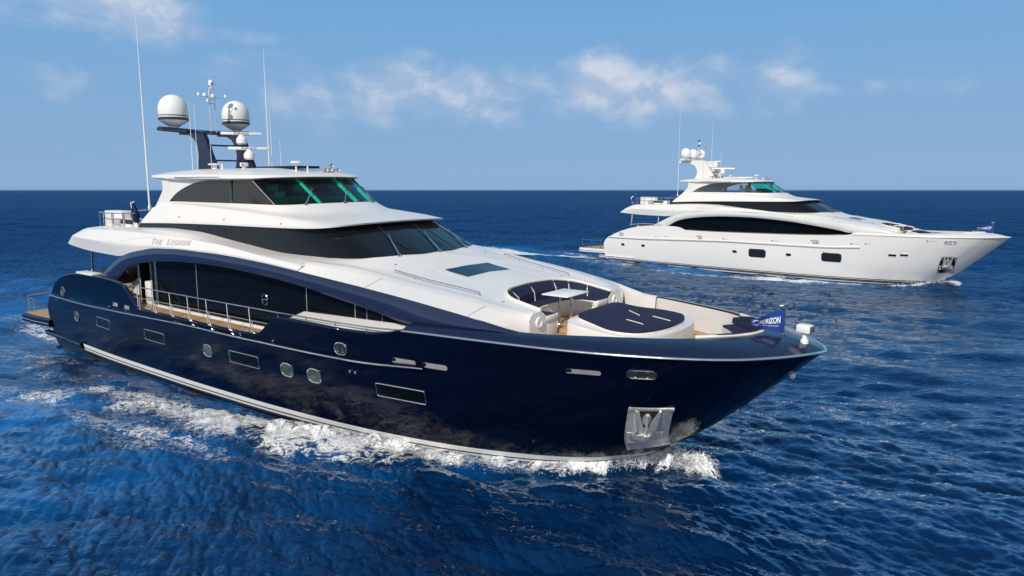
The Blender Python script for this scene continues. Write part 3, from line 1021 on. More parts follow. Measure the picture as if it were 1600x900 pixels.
    strip([[(x, y, 3.99) for x, y, z in neg(sfr)], [(x + .02, y * .985, 3.96) for x, y, z in neg(sfr)], low_(neg(sfr), 3.84, .985)], 60, 1).build('seat_front', 'cream', sofa)
    RG, BK = crv(ring, 201), crv(bkb, 201)
    BM_ = crv(bkm, 201)
    for s in (-1, 1):
        MB().box((-4.10, s * 1.69, 3.56), (.10, .74, .58), .01).build('sofa_end', 'white', sofa)
        MB().box((-4.05, s * 1.68, 3.92), (.10, .74, .17), .03).build('seat_front', 'cream', sofa)
    for f_ in (0.0, .30, .52, .78):
        k = int(f_ * 200)
        for s in ((-1, 1) if f_ else (1,)):
            a_, m_, c_ = [Vector((p[0] + .012, s * (p[1] - .012), p[2] + .012)) for p in (RG[k], BM_[k], BK[k])]
            MB().tube([a_, m_, c_], .018, 5).build('cushion_piping', 'cream', sofa)
    # padded roll round the coaming
    rp_ = [(x, y, z + .03) for x, y, z in ring]
    rr = crv(rp_, 60)
    rr = np.concatenate([(rr * np.array([1, -1, 1]))[::-1], rr[1:]])
    MB().tube(rr, .055, 8).build('coaming_pad', 'cream', sofa)
    fl = MB().box((-4.5, 0, 3.36), (1.5, 2.3, .12), .01)
    fl.build('lounge_floor', 'teak', Y)
    tb_ = MB().box((-4.57, 0, 4.42), (1.06, 1.42, .05), .02)
    tabo = tb_.build('table', 'plastic', Y)
    for yy in (-.38, .38):
        MB().lathe([(.16, 0), (.15, .02), (.06, .03), (.055, .5), (.08, .52), (.055, .54), (.05, .98)], (-4.57, yy, 3.42), 14).build('table_leg', 'chrome', tabo)
    # sunpad
    pd = [(-3.35, 0, 4.05), (-3.33, 1.1, 4.05), (-3.2, 1.42, 4.03), (-2.5, 1.62, 3.93), (-1.5, 1.92, 3.86), (-.75, 1.75, 3.84), (-.32, 1.15, 3.84), (-.15, .5, 3.84), (-.12, 0, 3.84)]
    kx_ = lambda c: [(-3.3 + (x + 3.3) * .875, y * .97, z) for x, y, z in c]
    pd = kx_(pd)
    cen = [(-2.9, 0, 4.06), (-2.85, .2, 4.06), (-2.6, .3, 4.02), (-2.2, .35, 3.95), (-1.7, .4, 3.90), (-1.2, .35, 3.88), (-.9, .25, 3.88), (-.7, .1, 3.88), (-.68, 0, 3.88)]
    cen = kx_(cen)
    pdb = [(x + (.02 if x < -3 else 0) * 0, y * 1.01, z - .13) for x, y, z in pd]
    pdt = [(a[0] * .93 + c[0] * .07, a[1] * .93 + c[1] * .07, a[2] + .02) for a, c in zip(pd, cen)]
    spo = strip([neg(pdb), neg(pd), neg(pdt), neg(cen)], 80, 2)
    CC = crv(cen, 80)
    spo.grid([np.stack([CC[:, 0], -CC[:, 1], CC[:, 2]], 1), np.stack([CC[:, 0], CC[:, 1], CC[:, 2]], 1)])
    bs_t = [(-3.58, 0, 3.92), (-3.56, 1.35, 3.90), (-3.42, 1.78, 3.84), (-2.6, 2.05, 3.80), (-1.5, 2.2, 3.74), (-.6, 2.05, 3.71), (-.05, 1.4, 3.70), (.14, .6, 3.70), (.18, 0, 3.70)]
    bs_t = kx_(bs_t)
    bs_b = [(x * 1.0 - (.04 if x < -3 else -.02), y * 1.04, 3.0) for x, y, z in bs_t]
    pdi = [(x, y, z - .14) for x, y, z in pd]
    base = strip([neg(bs_b), [(x, y * 1.015, z - .06) for x, y, z in neg(bs_t)], neg(bs_t), neg(pdi)], 80, 2).build('sunpad', 'white', Y, ang=45)
    pado = spo.build('sunpad_cushion', 'navy_fabric', base, ang=70)
    strip([[(x, y * 1.02, z - .15) for x, y, z in neg(pd)], [(x * 1.0, y * 1.035 + (0 if y else 0), z - .11) for x, y, z in neg(pd)], [(x, y * 1.02, z - .06) for x, y, z in neg(pd)]], 80, 2).build('cushion_edge', 'cream', base)
    for (xa, ya, xb, yb) in ((-2.4, .55, -1.85, .2), (-1.85, -.72, -1.2, -.90), (-1.45, .35, -.75, .12)):
        MB().tube([(xa, ya, 3.965 - (xa + 2.4) * .05), (xb, yb, 3.925 - (xb + 2.0) * .03)], .018, 5).build('cushion_piping', 'cream', base)
    # bow seat: base, cushion and curved backrest
    bsb = [(.75, 1.95, 3.66), (1.3, 1.52, 3.66), (1.75, 1.0, 3.66), (2.0, .5, 3.66), (2.08, 0, 3.66)]
    bsf = [(.45, 1.5, 3.66), (.8, 1.1, 3.66), (1.05, .7, 3.66), (1.15, .35, 3.66), (1.18, 0, 3.66)]
    bst = [(.70, 2.02, 3.84), (1.42, 1.50, 4.03), (1.88, .95, 4.04), (2.1, .48, 4.04), (2.17, 0, 4.04)]
    seat = strip([low_(neg(bsf), 2.99), low_(neg(bsf), 3.60), low_(neg(bsb), 3.60)], 50, 1).build('bow_seat', 'white', Y)
    strip([low_(neg(bsf), 3.60), neg(bsf), neg(bsb)], 50, 2).build('seat_cushion', 'navy_fabric', seat)
    bst2 = [(x - .08, y - .05, z + .01) for x, y, z in bst]
    bsb2 = [(x - .14, y - .06, z + .02) for x, y, z in bsb]
    strip([neg(bst), neg(bst2), neg(bsb2)], 50, 3).build('back_cushion', 'navy_fabric', seat)

    # ---------------- bridge deck moulding and brow
    e0 = [(-27.3, 3.44, 6.22), (-24, 3.56, 6.33), (-20.3, 3.63, 6.405), (-17.3, 3.63, 6.43), (-14.8, 3.58, 6.46), (-13.5, 3.40, 6.50), (-12.85, 2.85, 6.56), (-12.55, 1.4, 6.61), (-12.45, 0, 6.63)]
    eI = [(-27.28, 3.38, 6.25), (-24, 3.44, 6.365), (-20.3, 3.52, 6.435), (-17.4, 3.50, 6.455), (-15.2, 3.38, 6.495), (-14.2, 3.12, 6.535), (-13.5, 2.6, 6.585), (-13.1, 1.3, 6.63), (-12.97, 0, 6.66)]
    e1 = [(-27.2, 3.44, 6.32), (-24, 3.57, 6.43), (-20.3, 3.64, 6.50), (-17.3, 3.64, 6.52), (-14.8, 3.59, 6.54), (-13.5, 3.41, 6.57), (-12.83, 2.86, 6.62), (-12.52, 1.4, 6.67), (-12.42, 0, 6.69)]
    e2 = [(-26.4, 3.24, 7.0), (-24, 3.30, 7.22), (-20.8, 3.34, 7.12), (-18.6, 3.34, 7.02), (-15.7, 3.34, 6.83), (-14.2, 3.16, 6.74), (-13.5, 2.68, 6.71), (-13.1, 1.32, 6.74), (-13.0, 0, 6.76)]
    e3 = [(-26.2, 3.17, 7.05), (-24, 3.19, 7.27), (-20.9, 3.14, 7.20), (-18.8, 3.08, 7.12), (-17.0, 3.02, 7.02), (-16.1, 2.75, 6.96), (-15.55, 2.2, 6.95), (-15.1, 1.1, 6.96), (-15.0, 0, 6.97)]
    e4 = [(-26.1, 3.14, 7.28), (-24.0, 3.12, 7.33), (-21, 2.97, 7.32), (-18.8, 2.86, 7.31), (-17.1, 2.75, 7.295), (-16.6, 2.3, 7.30), (-16.3, 1.75, 7.32), (-16.1, .9, 7.335), (-16.05, 0, 7.34)]
    em = strip([neg(eI), neg(e0), neg(e1), neg(e2), neg(e3), neg(e4)], 140, 3)
    emo = em.build('bridge_deck', 'white', Y, ang=35)
    for s in (-1, 1):
        for xq in (-23.4, -19.6, -15.6):
            E1c, E2c = crv(e1, 400), crv(e2, 400)
            i = int(np.argmin(np.abs(E1c[:, 0] - xq)))
            j = int(np.argmin(np.abs(E2c[:, 0] - xq)))
            a_, c_ = E1c[i], E2c[j]
            MB().lathe([(.045, 0), (.04, .03), (0, .035)], (0, 0, 0), 10, Matrix.Rotation(R(-90 * s), 3, 'X')).xform(Matrix.Translation((xq, s * (a_[1] * .75 + c_[1] * .25), a_[2] * .75 + c_[2] * .25))).build('side_lamp', 'grey_liner', emo)
    # under-brow closing plate and bridge floor
    E4 = crv(e4, 100)
    MB().grid([np.stack([E4[:, 0], -E4[:, 1] + .02, E4[:, 2] - .06], 1), np.stack([E4[:, 0], E4[:, 1] - .02, E4[:, 2] - .06], 1)]).build('bridge_floor', 'interior' if navy else 'interior_pale', Y)

    # ---------------- bridge glazing
    w0 = [(-24.9, 3.125, 7.335), (-24.0, 3.12, 7.333), (-21, 2.97, 7.325), (-18.8, 2.86, 7.315), (-17.1, 2.75, 7.30), (-16.6, 2.3, 7.305), (-16.3, 1.75, 7.325), (-16.1, .9, 7.34), (-16.05, 0, 7.345)]
    w1 = [(-24.9, 3.10, 8.36), (-24.0, 3.07, 8.36), (-21.6, 2.96, 8.36), (-20.0, 2.88, 8.36), (-18.62, 2.80, 8.36), (-18.2, 2.3, 8.40), (-17.95, 1.75, 8.42), (-17.78, .9, 8.44), (-17.72, 0, 8.45)]
    NW = 320
    W0, W1 = crv(w0, NW), crv(w1, NW)
    archx = tab([(-24.95, 0.0), (-24.34, .36), (-23.55, .64), (-22.6, .84), (-21.7, .94), (-20.6, .985), (-19.8, 1.0), (0, 1.0)])
    i_c = int(4 / 8 * (NW - 1))          # corner between side glass and windscreen

    def glassgrid(i0, i1, nt=6, off=0.0):
        rws = []
        for t in np.linspace(0, 1, nt):
            row = []
            for i in range(i0, i1 + 1):
                tm = 1.0 if i >= i_c else float(archx(W0[i][0]))
                p = W0[i] * (1 - t * tm) + W1[i] * (t * tm)
                row.append((p[0], -p[1] - off, p[2]))
            rws.append(row)
        return MB().grid(rws)
    side = glassgrid(0, i_c).mirror().build('bridge_side_window', 'glass_grey' if navy else 'clear_glass', Y, ang=60)
    scr = glassgrid(i_c, NW - 1).mirror().build('bridge_windscreen', 'teal_glass', Y, ang=60)
    # white wall above the arch
    rws = []
    for t in np.linspace(0, 1, 5):
        row = []
        for i in range(0, i_c):
            tm = float(archx(W0[i][0]))
            k = tm + (1.0 - tm) * t
            p = W0[i] * (1 - k) + W1[i] * k
            row.append((p[0], -p[1] - .012, p[2]))
        rws.append(row)
    wl_ = MB().grid(rws)
    pil = [(-24.9, 7.335), (-24.9, 8.36), (-25.55, 8.36), (-25.5, 8.15), (-25.52, 7.85), (-25.8, 7.55), (-26.15, 7.2), (-26.65, 6.85), (-27.3, 6.28), (-26.2, 6.6), (-25.6, 7.1)]
    o1 = [(x, -3.13 - .012, z) for x, z in pil]
    wl_.prism(o1, (0, .16, 0))
    wl_.mirror()
    wl_.build('bridge_wall', 'white', Y, tri=True)
    # aft bulkhead
    MB().box((-24.9, 0, 7.85), (.06, 6.0, 1.0)).build('bridge_bulkhead', 'interior' if navy else 'white', Y)
    # window pillars and mullions
    for f_ in (0.0, .71, .22):
        i = i_c + int(f_ * (NW - 1 - i_c))
        for s in (-1, 1):
            a_ = Vector((W0[i][0] - .02, s * W0[i][1], W0[i][2]))
            e_ = Vector((W1[i][0] - .02, s * W1[i][1], W1[i][2]))
            if f_ == 0.0:
                MB().tube([a_ + Vector((.03, s * .01, 0)), e_ + Vector((.03, s * .01, 0))], .012, 6).build('pane_seam', 'silver' if navy else 'black', scr)
                continue
            if f_ == .22 and s < 0:
                continue
            MB().tube([a_ + Vector((.035, 0, .0)), e_ + Vector((.035, 0, .0))], .022, 6).build('pane_seam', 'rubber', scr)
            # white structural pillar just inside the glass
            dirv = (e_ - a_).normalized()
            ac = Vector((-.16, -s * .05, -.02))
            out_ = []
            m3 = Matrix((dirv, Vector((0, 1, 0)), dirv.cross(Vector((0, 1, 0))))).transposed()
            MB().box(tuple((a_ + e_) / 2 + ac), ((e_ - a_).length * .98, .18, .10), .01, mtx=m3).build('bridge_pillar', 'pillar', Y)
    # side mullions
    for xm in ((-20.0,) if navy else (-21.15, -18.55)):
        i = int(np.argmin(np.abs(W0[:i_c, 0] - xm)))
        for s in (-1, 1):
            a_ = Vector((W0[i][0], s * (W0[i][1] - (.06 if not navy else -.004)), W0[i][2]))
            e_ = Vector((W0[i][0], s * (W1[i][1] - (.06 if not navy else -.004)), W1[i][2]))
            if navy:
                MB().box(tuple((a_ + e_) / 2), (.16, .004, 1.0)).build('window_mullion', 'port_glass', side)
            else:
                MB().box(tuple((a_ + e_) / 2), (.34 if xm < -20 else .2, .06, 1.02)).build('window_mullion', 'black', side)
    # helm console and seats, seen through the glass
    hc = MB().box((-17.6, 0, 7.42), (.9, 4.2, .34), .06)
    hc.box((-18.3, 0, 7.5), (.5, 2.4, .5), .08)
    hc.build('helm_console', 'interior', Y)
    MB().box((-20.2, .9, 7.55), (.55, .6, .55), .1).box((-20.5, .9, 7.9), (.15, .6, .45), .06).build('helm_seat', 'cream', Y)
    MB().box((-20.2, -.5, 7.55), (.55, .6, .55), .1).box((-20.5, -.5, 7.9), (.15, .6, .45), .06).build('helm_seat', 'cream', Y)

    # ---------------- bridge roof
    r0 = [(-26.3, 0, 8.38), (-26.3, 2.2, 8.38), (-26.0, 3.0, 8.37), (-24, 3.14, 8.33), (-21.5, 3.02, 8.33), (-18.8, 2.86, 8.34), (-18.1, 2.40, 8.385), (-17.78, 1.6, 8.41), (-17.65, .8, 8.43), (-17.6, 0, 8.44)]
    r1 = [(-26.7, 0, 8.46), (-26.7, 2.3, 8.46), (-26.5, 3.15, 8.47), (-24, 3.34, 8.42), (-21.5, 3.22, 8.40), (-18.7, 3.02, 8.40), (-17.9, 2.48, 8.43), (-17.55, 1.65, 8.455), (-17.42, .8, 8.47), (-17.38, 0, 8.475)]
    r2 = [(-26.7, 0, 8.58), (-26.7, 2.3, 8.57), (-26.5, 3.12, 8.58), (-24, 3.29, 8.585), (-21.5, 3.17, 8.585), (-18.75, 2.96, 8.54), (-17.98, 2.43, 8.53), (-17.63, 1.61, 8.535), (-17.5, .8, 8.55), (-17.46, 0, 8.555)]
    r3 = [(-26.3, 0, 8.70), (-26.3, 1.9, 8.69), (-26.0, 2.6, 8.70), (-24, 2.75, 8.76), (-21.5, 2.65, 8.77), (-19.2, 2.45, 8.70), (-18.6, 2.0, 8.65), (-18.25, 1.35, 8.65), (-18.15, .7, 8.66), (-18.1, 0, 8.66)]
    r4 = [(-25.5, 0, 8.80), (-25.5, 1.2, 8.79), (-25.2, 1.8, 8.80), (-24, 1.9, 8.86), (-21.5, 1.85, 8.86), (-19.8, 1.65, 8.76), (-19.4, 1.3, 8.75), (-19.2, .9, 8.75), (-19.1, .45, 8.75), (-19.05, 0, 8.75)]
    rf = strip([neg(r0), neg(r1), neg(r2), neg(r3), neg(r4)], 120, 4)
    R4 = crv(r4, 120)
    R0 = crv(r0, 120)
    for cc, dz in ((R4, 0), (R0, 0)):
        mid_ = cc.copy()
        mid_[:, 1] = 0
        if cc is R4:
            mid_[:, 2] += .05
        rf.grid([np.stack([cc[:, 0], -cc[:, 1], cc[:, 2]], 1), mid_, np.stack([cc[:, 0], cc[:, 1], cc[:, 2]], 1)])
    rfo = rf.build('bridge_roof', 'white', Y, ang=40)
    rbv = BVHTree.FromPolygons([Vector(v.co) for v in rfo.data.vertices], [tuple(p.vertices) for p in rfo.data.polygons])

    def topz(x, y):
        h, n_, i_, d_ = rbv.ray_cast(Vector((x, y, 12)), Vector((0, 0, -1)))
        return h.z if h else 8.6
    MB().box((-21.4, 1.0, topz(-21.4, 1.0) + .05), (3.4, 1.3, .12), .02).build('sunroof', 'glass' if navy else 'white', Y)
    for s in (-1, 1):
        pts = [(x, s * 3.36, 8.46) for x in np.linspace(-23.9, -20.3, 7)]
        ro = rail('roof_handrail', [pts], .018)
        for k in (0, 3, 6):
            MB().tube([pts[k], (pts[k][0], s * 3.24, 8.45)], .014, 6).build('stanchion', 'chrome', ro)
    # roof fittings
    z_ = topz(-18.9, -.3)
    MB().lathe([(.06, -.03), (.05, .02), (.035, .03), (.035, .30), (.05, .32), (.24, .36), (.26, .39), (.20, .44), (.0, .46)], (-18.9, -.3, z_), 18).build('satellite_antenna', 'plastic', Y)
    z_ = topz(-18.1, -.2)
    MB().lathe([(.04, -.03), (.035, .2), (.036, .21), (.03, .28), (.0, .29)], (-18.2, -.2, z_), 12).build('roof_light', 'plastic', Y)
    hn = MB()
    z_ = topz(-18.5, 1.2)
    for (dx, dy, dz) in ((0, -.35, .12), (0, -.1, .12), (-.1, .05, .32), (0, .35, .12)):
        mt = Matrix.Rotation(R(90), 3, 'Y')
        hn.lathe([(.02, -.35), (.025, -.2), (.035, -.08), (.06, .02), (.11, .10), (.10, .10), (.03, .0)], (-18.3 + dx, 1.2 + dy, z_ + dz), 14, mt)
    hn.box((-18.5, 1.2, z_ + .06), (.08, .7, .12), .02)
    hn.build('horn', 'chrome', Y)
    z_ = topz(-22.2, -1.4)
    cmr = MB().lathe([(.09, -.02), (.09, .06), (.06, .08)], (-21.3, -1.4, topz(-21.3, -1.4)), 12)
    cmr.box((-21.3, -1.4, topz(-21.3, -1.4) + .17), (.26, .3, .18), .03)
    cmo = cmr.build('roof_camera', 'plastic', Y)
    MB().box((-21.20, -1.56, topz(-21.3, -1.4) + .17), (.1, .012, .1), .0).build('camera_lens', 'lamp_lens', cmo)
    z_ = topz(-23.3, -1.4)
    MB().lathe([(.16, -.02), (.12, .06), (.10, .16), (.30, .18), (.32, .22), (.28, .25), (.0, .27)], (-23.6, -1.5, topz(-23.6, -1.5)), 20).build('satellite_antenna', 'plastic', Y)
    MB().lathe([(.05, -.02), (.04, .2), (.045, .22), (.0, .25)], (-22.3, -1.9, topz(-22.3, -1.9)), 10).build('roof_light', 'plastic', Y)

    # ---------------- mast
    MC = 'navy_cap' if navy else 'white'
    prof = ([(-25.95, 8.6), (-25.72, 9.1), (-25.62, 9.6), (-25.7, 10.05), (-26.0, 10.4), (-26.45, 10.60), (-27.4, 10.66), (-27.4, 10.84), (-26.5, 10.86), (-25.9, 10.84), (-25.2, 10.72), (-24.95, 10.4), (-24.75, 10.0), (-24.55, 9.6), (-24.3, 9.2), (-23.95, 8.6)]
            if navy else
            [(-26.1, 8.55), (-25.7, 9.0), (-25.55, 9.5), (-25.65, 9.95), (-26.0, 10.3), (-26.6, 10.5), (-27.9, 10.58), (-27.9, 10.78), (-26.5, 10.8), (-24.6, 10.75), (-24.4, 10.3), (-24.0, 9.8), (-23.6, 9.2), (-23.2, 8.55)])
    ms = MB()
    for s in (-1, 1):
        ms.prism([(x, s * 1.05 - .10, z) for x, z in prof], (0, .20, 0))
    mast = ms.build('mast', MC, Y, ang=30, tri=True)
    # cross wing that carries the domes
    wg = MB()
    rws = []
    for y in np.linspace(-2.45, 2.45, 40):
        k = 1 - max(0, abs(y) - 1.9) / 1.3
        hw = .42 * k + .08
        hh = .11
        zc_ = 10.80 + .03 * abs(y)
        rws.append([(-26.75 + hw * math.cos(a), y, zc_ + hh * math.sin(a)) for a in np.linspace(0, 2 * math.pi, 15)[:-1]])
    wg.grid(rws, close=True).poly(rws[0]).poly(rws[-1])
    wg.build('mast_wing', MC, mast, ang=50)
    for zr, xr in ((10.06, -24.95), (9.30, -24.5)):
        bx = MB()
        bx.box((xr, 0, zr), (.42, 2.1, .07), .02)
        if navy:
            bx.box((xr + .55, .25, zr), (1.0, .5, .06), .02)
        else:
            bx.box((xr + .7, 0, zr), (1.3, .8, .06), .02)
        bx.build('mast_step', MC, mast)

    def radar(c, L, ang, small=False):
        x, y, z = c
        pd_ = MB().lathe([(.20, 0), (.22, .03), (.26, .08), (.265, .2), (.25, .32), (.2, .36), (.19, .40), (.14, .43), (.12, .50), (.0, .50)], c, 18)
        ro = pd_.build('radar', 'plastic', Y)
        m3 = Matrix.Rotation(R(ang), 3, 'Z')
        MB().box((x, y, z + .56), (.17, L, .15), .04, mtx=m3).build('radar_array', 'plastic', ro)
        if navy:
            for sgn in (1, -1):
                v2, f2 = text_mesh('FURUNO', .15, 0, 1.25, .004)
                lt = MB()
                lt.v = [tuple(m3 @ Vector((sgn * .0875, sgn * u, v)) + Vector((x, y, z + .56))) for u, v in v2]
                lt.f = f2
                lt.build('lettering', 'blue_print', ro, merge=0)
        return ro
    if navy:
        radar((-24.15, .35, 10.10), 1.95, -28)
        radar((-23.55, .35, 9.34), 1.95, -28)
    else:
        radar((-23.9, 0, 10.1), 1.25, 80)
        radar((-23.0, 0, 9.34), 2.6, -62)

    def radome(x, y, z, r):
        k = r / .78
        kz = 1.0 if navy else .74
        pr = [(.24, -.03), (.25, .07), (.30, .10), (.52, .22), (.74, .36), (.775, .40), (.775, .43)]
        top = [(.78, .44), (.78, .90)]
        for a in np.linspace(0, 90, 9)[1:]:
            top.append((.78 * math.cos(R(a)), .90 + .76 * math.sin(R(a))))
        top[-1] = (0.0, top[-1][1])
        o = MB().lathe([(a * k, b_ * kz) for a, b_ in pr + top], (x, y, z), 36).build('radome', 'plastic', Y, ang=50)
        for za, zb in (((.385, .52), (.58, .635)) if navy else ((.42, .46),)):
            MB().lathe([(.772 * k, za * kz), (.790 * k, (za + .01) * kz), (.790 * k, (zb - .01) * kz), (.772 * k, zb * kz)], (x, y, z), 36).build('dome_band', 'black' if navy else 'steel', o)
        return o
    if navy:
        radome(-26.75, -1.72, 10.93, .71)
        radome(-26.75, 1.72, 10.93, .71)
    else:
        radome(-26.75, -1.75, 10.90, .56)
        radome(-26.75, -.05, 10.88, .52)
        radome(-26.75, 1.75, 10.90, .56)
    # signal mast
    lm = MB()
    if navy:
        for dy in (-.13, .17):
            lm.tube([(-26.1, dy, 10.8), (-26.1, dy, 12.85), (-26.1, dy * .5 + .01, 13.05)], .026, 8)
        for zz in (12.25, 12.45, 12.62, 12.9):
            lm.tube([(-26.1, -.13, zz), (-26.1, .17, zz)], .02, 6)
        lm.tube([(-26.1, -.75, 12.58), (-26.1, .75, 12.58)], .02, 6)
        sm = lm.build('signal_mast', 'steel', Y)
        for dy, zz, rr_ in ((-.75, 12.62, .07), (-.42, 12.62, .10), (.72, 12.64, .055), (.02, 12.6, .10), (-.28, 12.35, .07)):
            MB().lathe([(rr_ * .6, -.06), (rr_, -.04), (rr_, .08), (rr_ * .6, .12), (0, .13)], (-26.0, dy, zz), 12).build('signal_lamp', 'plastic', sm)
        MB().lathe([(.05, 0), (.05, .1), (.13, .12), (.13, .30), (.11, .38), (0, .42)], (-26.1, .02, 13.04), 14).build('signal_lamp', 'plastic', sm)
        MB().box((-25.98, -.02, 13.25), (.05, .08, .1), .01).build('lamp_lens', 'lamp_lens', sm)
    else:
        lm.tube([(-26.1, 0, 10.8), (-26.1, 0, 13.1)], .04, 8)
        lm.tube([(-26.1, 0, 11.9), (-25.6, 0, 12.15), (-25.2, 0, 12.35)], .025, 6)
        lm.tube([(-25.2, -.25, 12.35), (-25.2, .25, 12.38)], .03, 6)
        sm = lm.build('signal_mast', 'steel', Y)
        for dx, zz, mm in ((.02, 13.0, 'rubber'), (.15, 12.7, 'plastic'), (.0, 12.45, 'rubber')):
            MB().lathe([(.06, -.1), (.09, -.06), (.09, .06), (.05, .1), (0, .12)], (-26.1 + dx, 0, zz), 10).build('signal_lamp', mm, sm)
    # whip antennas
    for s in (-1, 1):
        ax_ = -26.75 if s < 0 else -26.1
        MB().tube([(ax_, s * 3.22, 6.95), (ax_, s * 3.22, 9.6), (ax_ - .02, s * 3.22, 12.2), (ax_ - .05, s * 3.22, 16.1 if s < 0 else 15.5)], [k_ * (1 if navy else .6) for k_ in (.045, .04, .028, .010)], 8).build('whip_antenna', 'plastic', Y)
        MB().box((ax_, s * 3.22, 6.98), (.12, .12, .2), .02).build('antenna_mount', 'plastic', Y)
        MB().tube([(-24.35, s * 2.2, topz(-24.35, s * 2.2) - .02), (-24.35, s * 2.2, 10.6), (-24.4, s * 2.2, 12.0)], [.018, .014, .007], 6).build('whip_antenna', 'plastic', Y)
        if navy:
            MB().tube([(-23.7, s * 2.3, topz(-23.7, s * 2.3) - .02), (-23.75, s * 2.3, 11.9 if s < 0 else 10.5)], [.016, .007], 6).build('whip_antenna', 'plastic', Y)
            if s < 0:
                MB().tube([(-22.6, -2.25, topz(-22.6, -2.25) - .02), (-22.62, -2.25, 10.45)], [.02, .012], 6).build('whip_antenna', 'chrome', Y)

    # ---------------- aft upper deck fittings
    yr = 3.75
    zt_ = 6.62
    pts = [(-32.4, -3.2, zt_), (-31.3, -yr + .1, zt_), (-28.2, -yr + .1, zt_ + .06), (-27.6, -3.55, zt_ + .08)]
    ro = None
    for s in (-1, 1):
        path_ = [(x, -s * y, z) for x, y, z in pts]
        ro = rail('aft_rail', [path_], .026)
        for x in (-32.3, -31.9, -30.9, -29.9, -29.75, -28.7, -28.55, -27.8):
            y_ = float(np.interp(x, [p[0] for p in pts], [p[1] for p in pts]))
            z0_ = float(np.interp(x, [p[0] for p in pts], [p[2] for p in pts]))
            MB().tube([(x, -s * y_, 5.86), (x, -s * y_, z0_)], .022, 6).build('stanchion', 'chrome', ro)
    rail('aft_rail', [[(-32.4, -3.2, 6.62), (-32.6, -2.4, 6.62), (-32.65, 0, 6.62), (-32.6, 2.4, 6.62), (-32.4, 3.2, 6.62)]], .026,
         [((-32.6, y, 5.80), (-32.6, y, 6.62)) for y in (-2.4, -1.2, 0, 1.2, 2.4)], .02)
    bb = MB().box((-30.7, -2.9, 6.30), (2.0, .7, .86), .06)
    bb.box((-29.4, -2.9, 6.10), (2.6, .7, .50), .05)
    bb.build('deck_bar', 'white', Y)
    MB().box((-29.2, -3.26, 6.2), (1.3, .03, .2), .0).build('bar_grille', 'interior', Y)
    MB().tube([(-27.6, -3.3, 6.86), (-26.75, -3.1, 6.98)], .02, 6).build('aft_handrail', 'chrome', Y)

    # ---------------- wipers
    def wiper(base, tip, b0, b1):
        o = MB()
        o.tube([base, tip], .018, 6).tube([(base[0] - .02, base[1] + .07, base[2] + .01), tip], .012, 6)
        o.lathe([(.07, -.03), (.07, .04), (.03, .06), (0, .06)], base, 10)
        q_ = o.build('wiper', 'chrome', Y)
        MB().tube([b0, tip, b1], .017, 5).build('wiper_blade', 'rubber', q_)
    for y0_ in (-1.93, 0.0, 1.93):
        def gp(y, t, off=.05):
            k = 1 - abs(y) / 3.0
            i = int(np.clip(np.interp(abs(y), [0, .7, 1.74, 2.8], [13, 12, 11, 10]) / 13 * 399, 0, 399))
            p = LO[i] * (1 - t) + UP[i] * t
            return (p[0] + off * .4, y, p[2] + off)
        wiper(gp(y0_, -.02), gp(y0_ + .62, .55, .07), gp(y0_ + .72, .82, .04), gp(y0_ + .72, .15, .04))

        def gq(y, t, off=.04):
            i = int(np.clip(np.interp(abs(y), [0, .9, 1.75, 2.3], [8, 7, 6, 5]) / 8 * (NW - 1), 0, NW - 1))
            p = W0[i] * (1 - t) + W1[i] * t
            return (p[0] + off * .5, y, p[2] + off)
        wiper(gq(y0_ * .95, -.03), gq(min(y0_ * .95 + .85, 2.35), .5, .08), gq(min(y0_ * .95 + .8, 2.3), .58, .06), gq(min(y0_ * .95 + .8, 2.3), .40, .05))

    # ---------------- hull fittings (both sides)
    for s in (-1, 1):
        def pane_window(x, z, w_, h_, r, name, fm, pm, bw=.035, ang=0.0):
            f = ring_frame(w_, h_, r, bw, .035)
            pn = MB().poly([(u, v, .008) for u, v in rrect(w_ + .01, h_ + .01, r)])
            if ang:
                m_ = Matrix.Rotation(R(ang * 1), 4, 'Z')
                f.xform(m_)
                pn.xform(m_)
            fo = on_hull(f, x, z, s, .004).build(name, fm, Y)
            on_hull(pn, x, z, s, .004).build('pane', pm, fo, tri=True)
            return fo
        if navy:
            for (x, z, w_, h_) in HW:
                pane_window(x, z, w_, h_, .04, 'hull_window', 'chrome', 'glass_saloon')
            for (x, z, w_, h_) in PL:
                pane_window(x, z, w_, h_, min(w_, h_) * .47, 'porthole', 'chrome', 'port_glass', .05)
        else:
            for (x, z, w_, h_) in HW2:
                pane_window(x, z, w_, h_, .20, 'hull_window', 'black', 'glass_grey', .03)
            for (x, z, w_, h_) in PL2:
                pane_window(x, z, w_, h_, h_ * .48, 'porthole', 'steel' , 'glass', .02)
        for (x, z, w_, h_, kind_) in (FL if navy else FL2):
            fo = pane_window(x, z, w_, h_, h_ * .45, 'fairlead', 'chrome', 'interior' if navy else 'steel', .045)
            for dx in (-.22 * w_, .22 * w_):
                rl = MB().lathe([(.05, 0), (.03, .02), (.028, h_ * .5), (.05, h_ * .55)], (0, -h_ * .3, 0), 10, Matrix.Rotation(R(-90), 3, 'X'))
                rl.v = [(x_ + dx, y_, z_ + .03) for x_, y_, z_ in rl.v]
                on_hull(rl, x, z, s, .0).build('fairlead_roller', 'chrome', fo)
        for (x, z, w_, h_) in (SL if navy else SL2):
            v_ = MB().poly([(u, v, .006) for u, v in rrect(w_, h_, h_ * .48)])
            vo = on_hull(v_, x, z, s).build('freeing_port', 'grey_liner' if navy else 'white2', Y, tri=True)
            v2_ = MB().poly([(u - w_ * .42, v + h_ * .12, .010) for u, v in rrect(w_ * .2, h_ * .7, h_ * .3)])
            on_hull(v2_, x, z, s).build('port_opening', 'black', vo, tri=True)
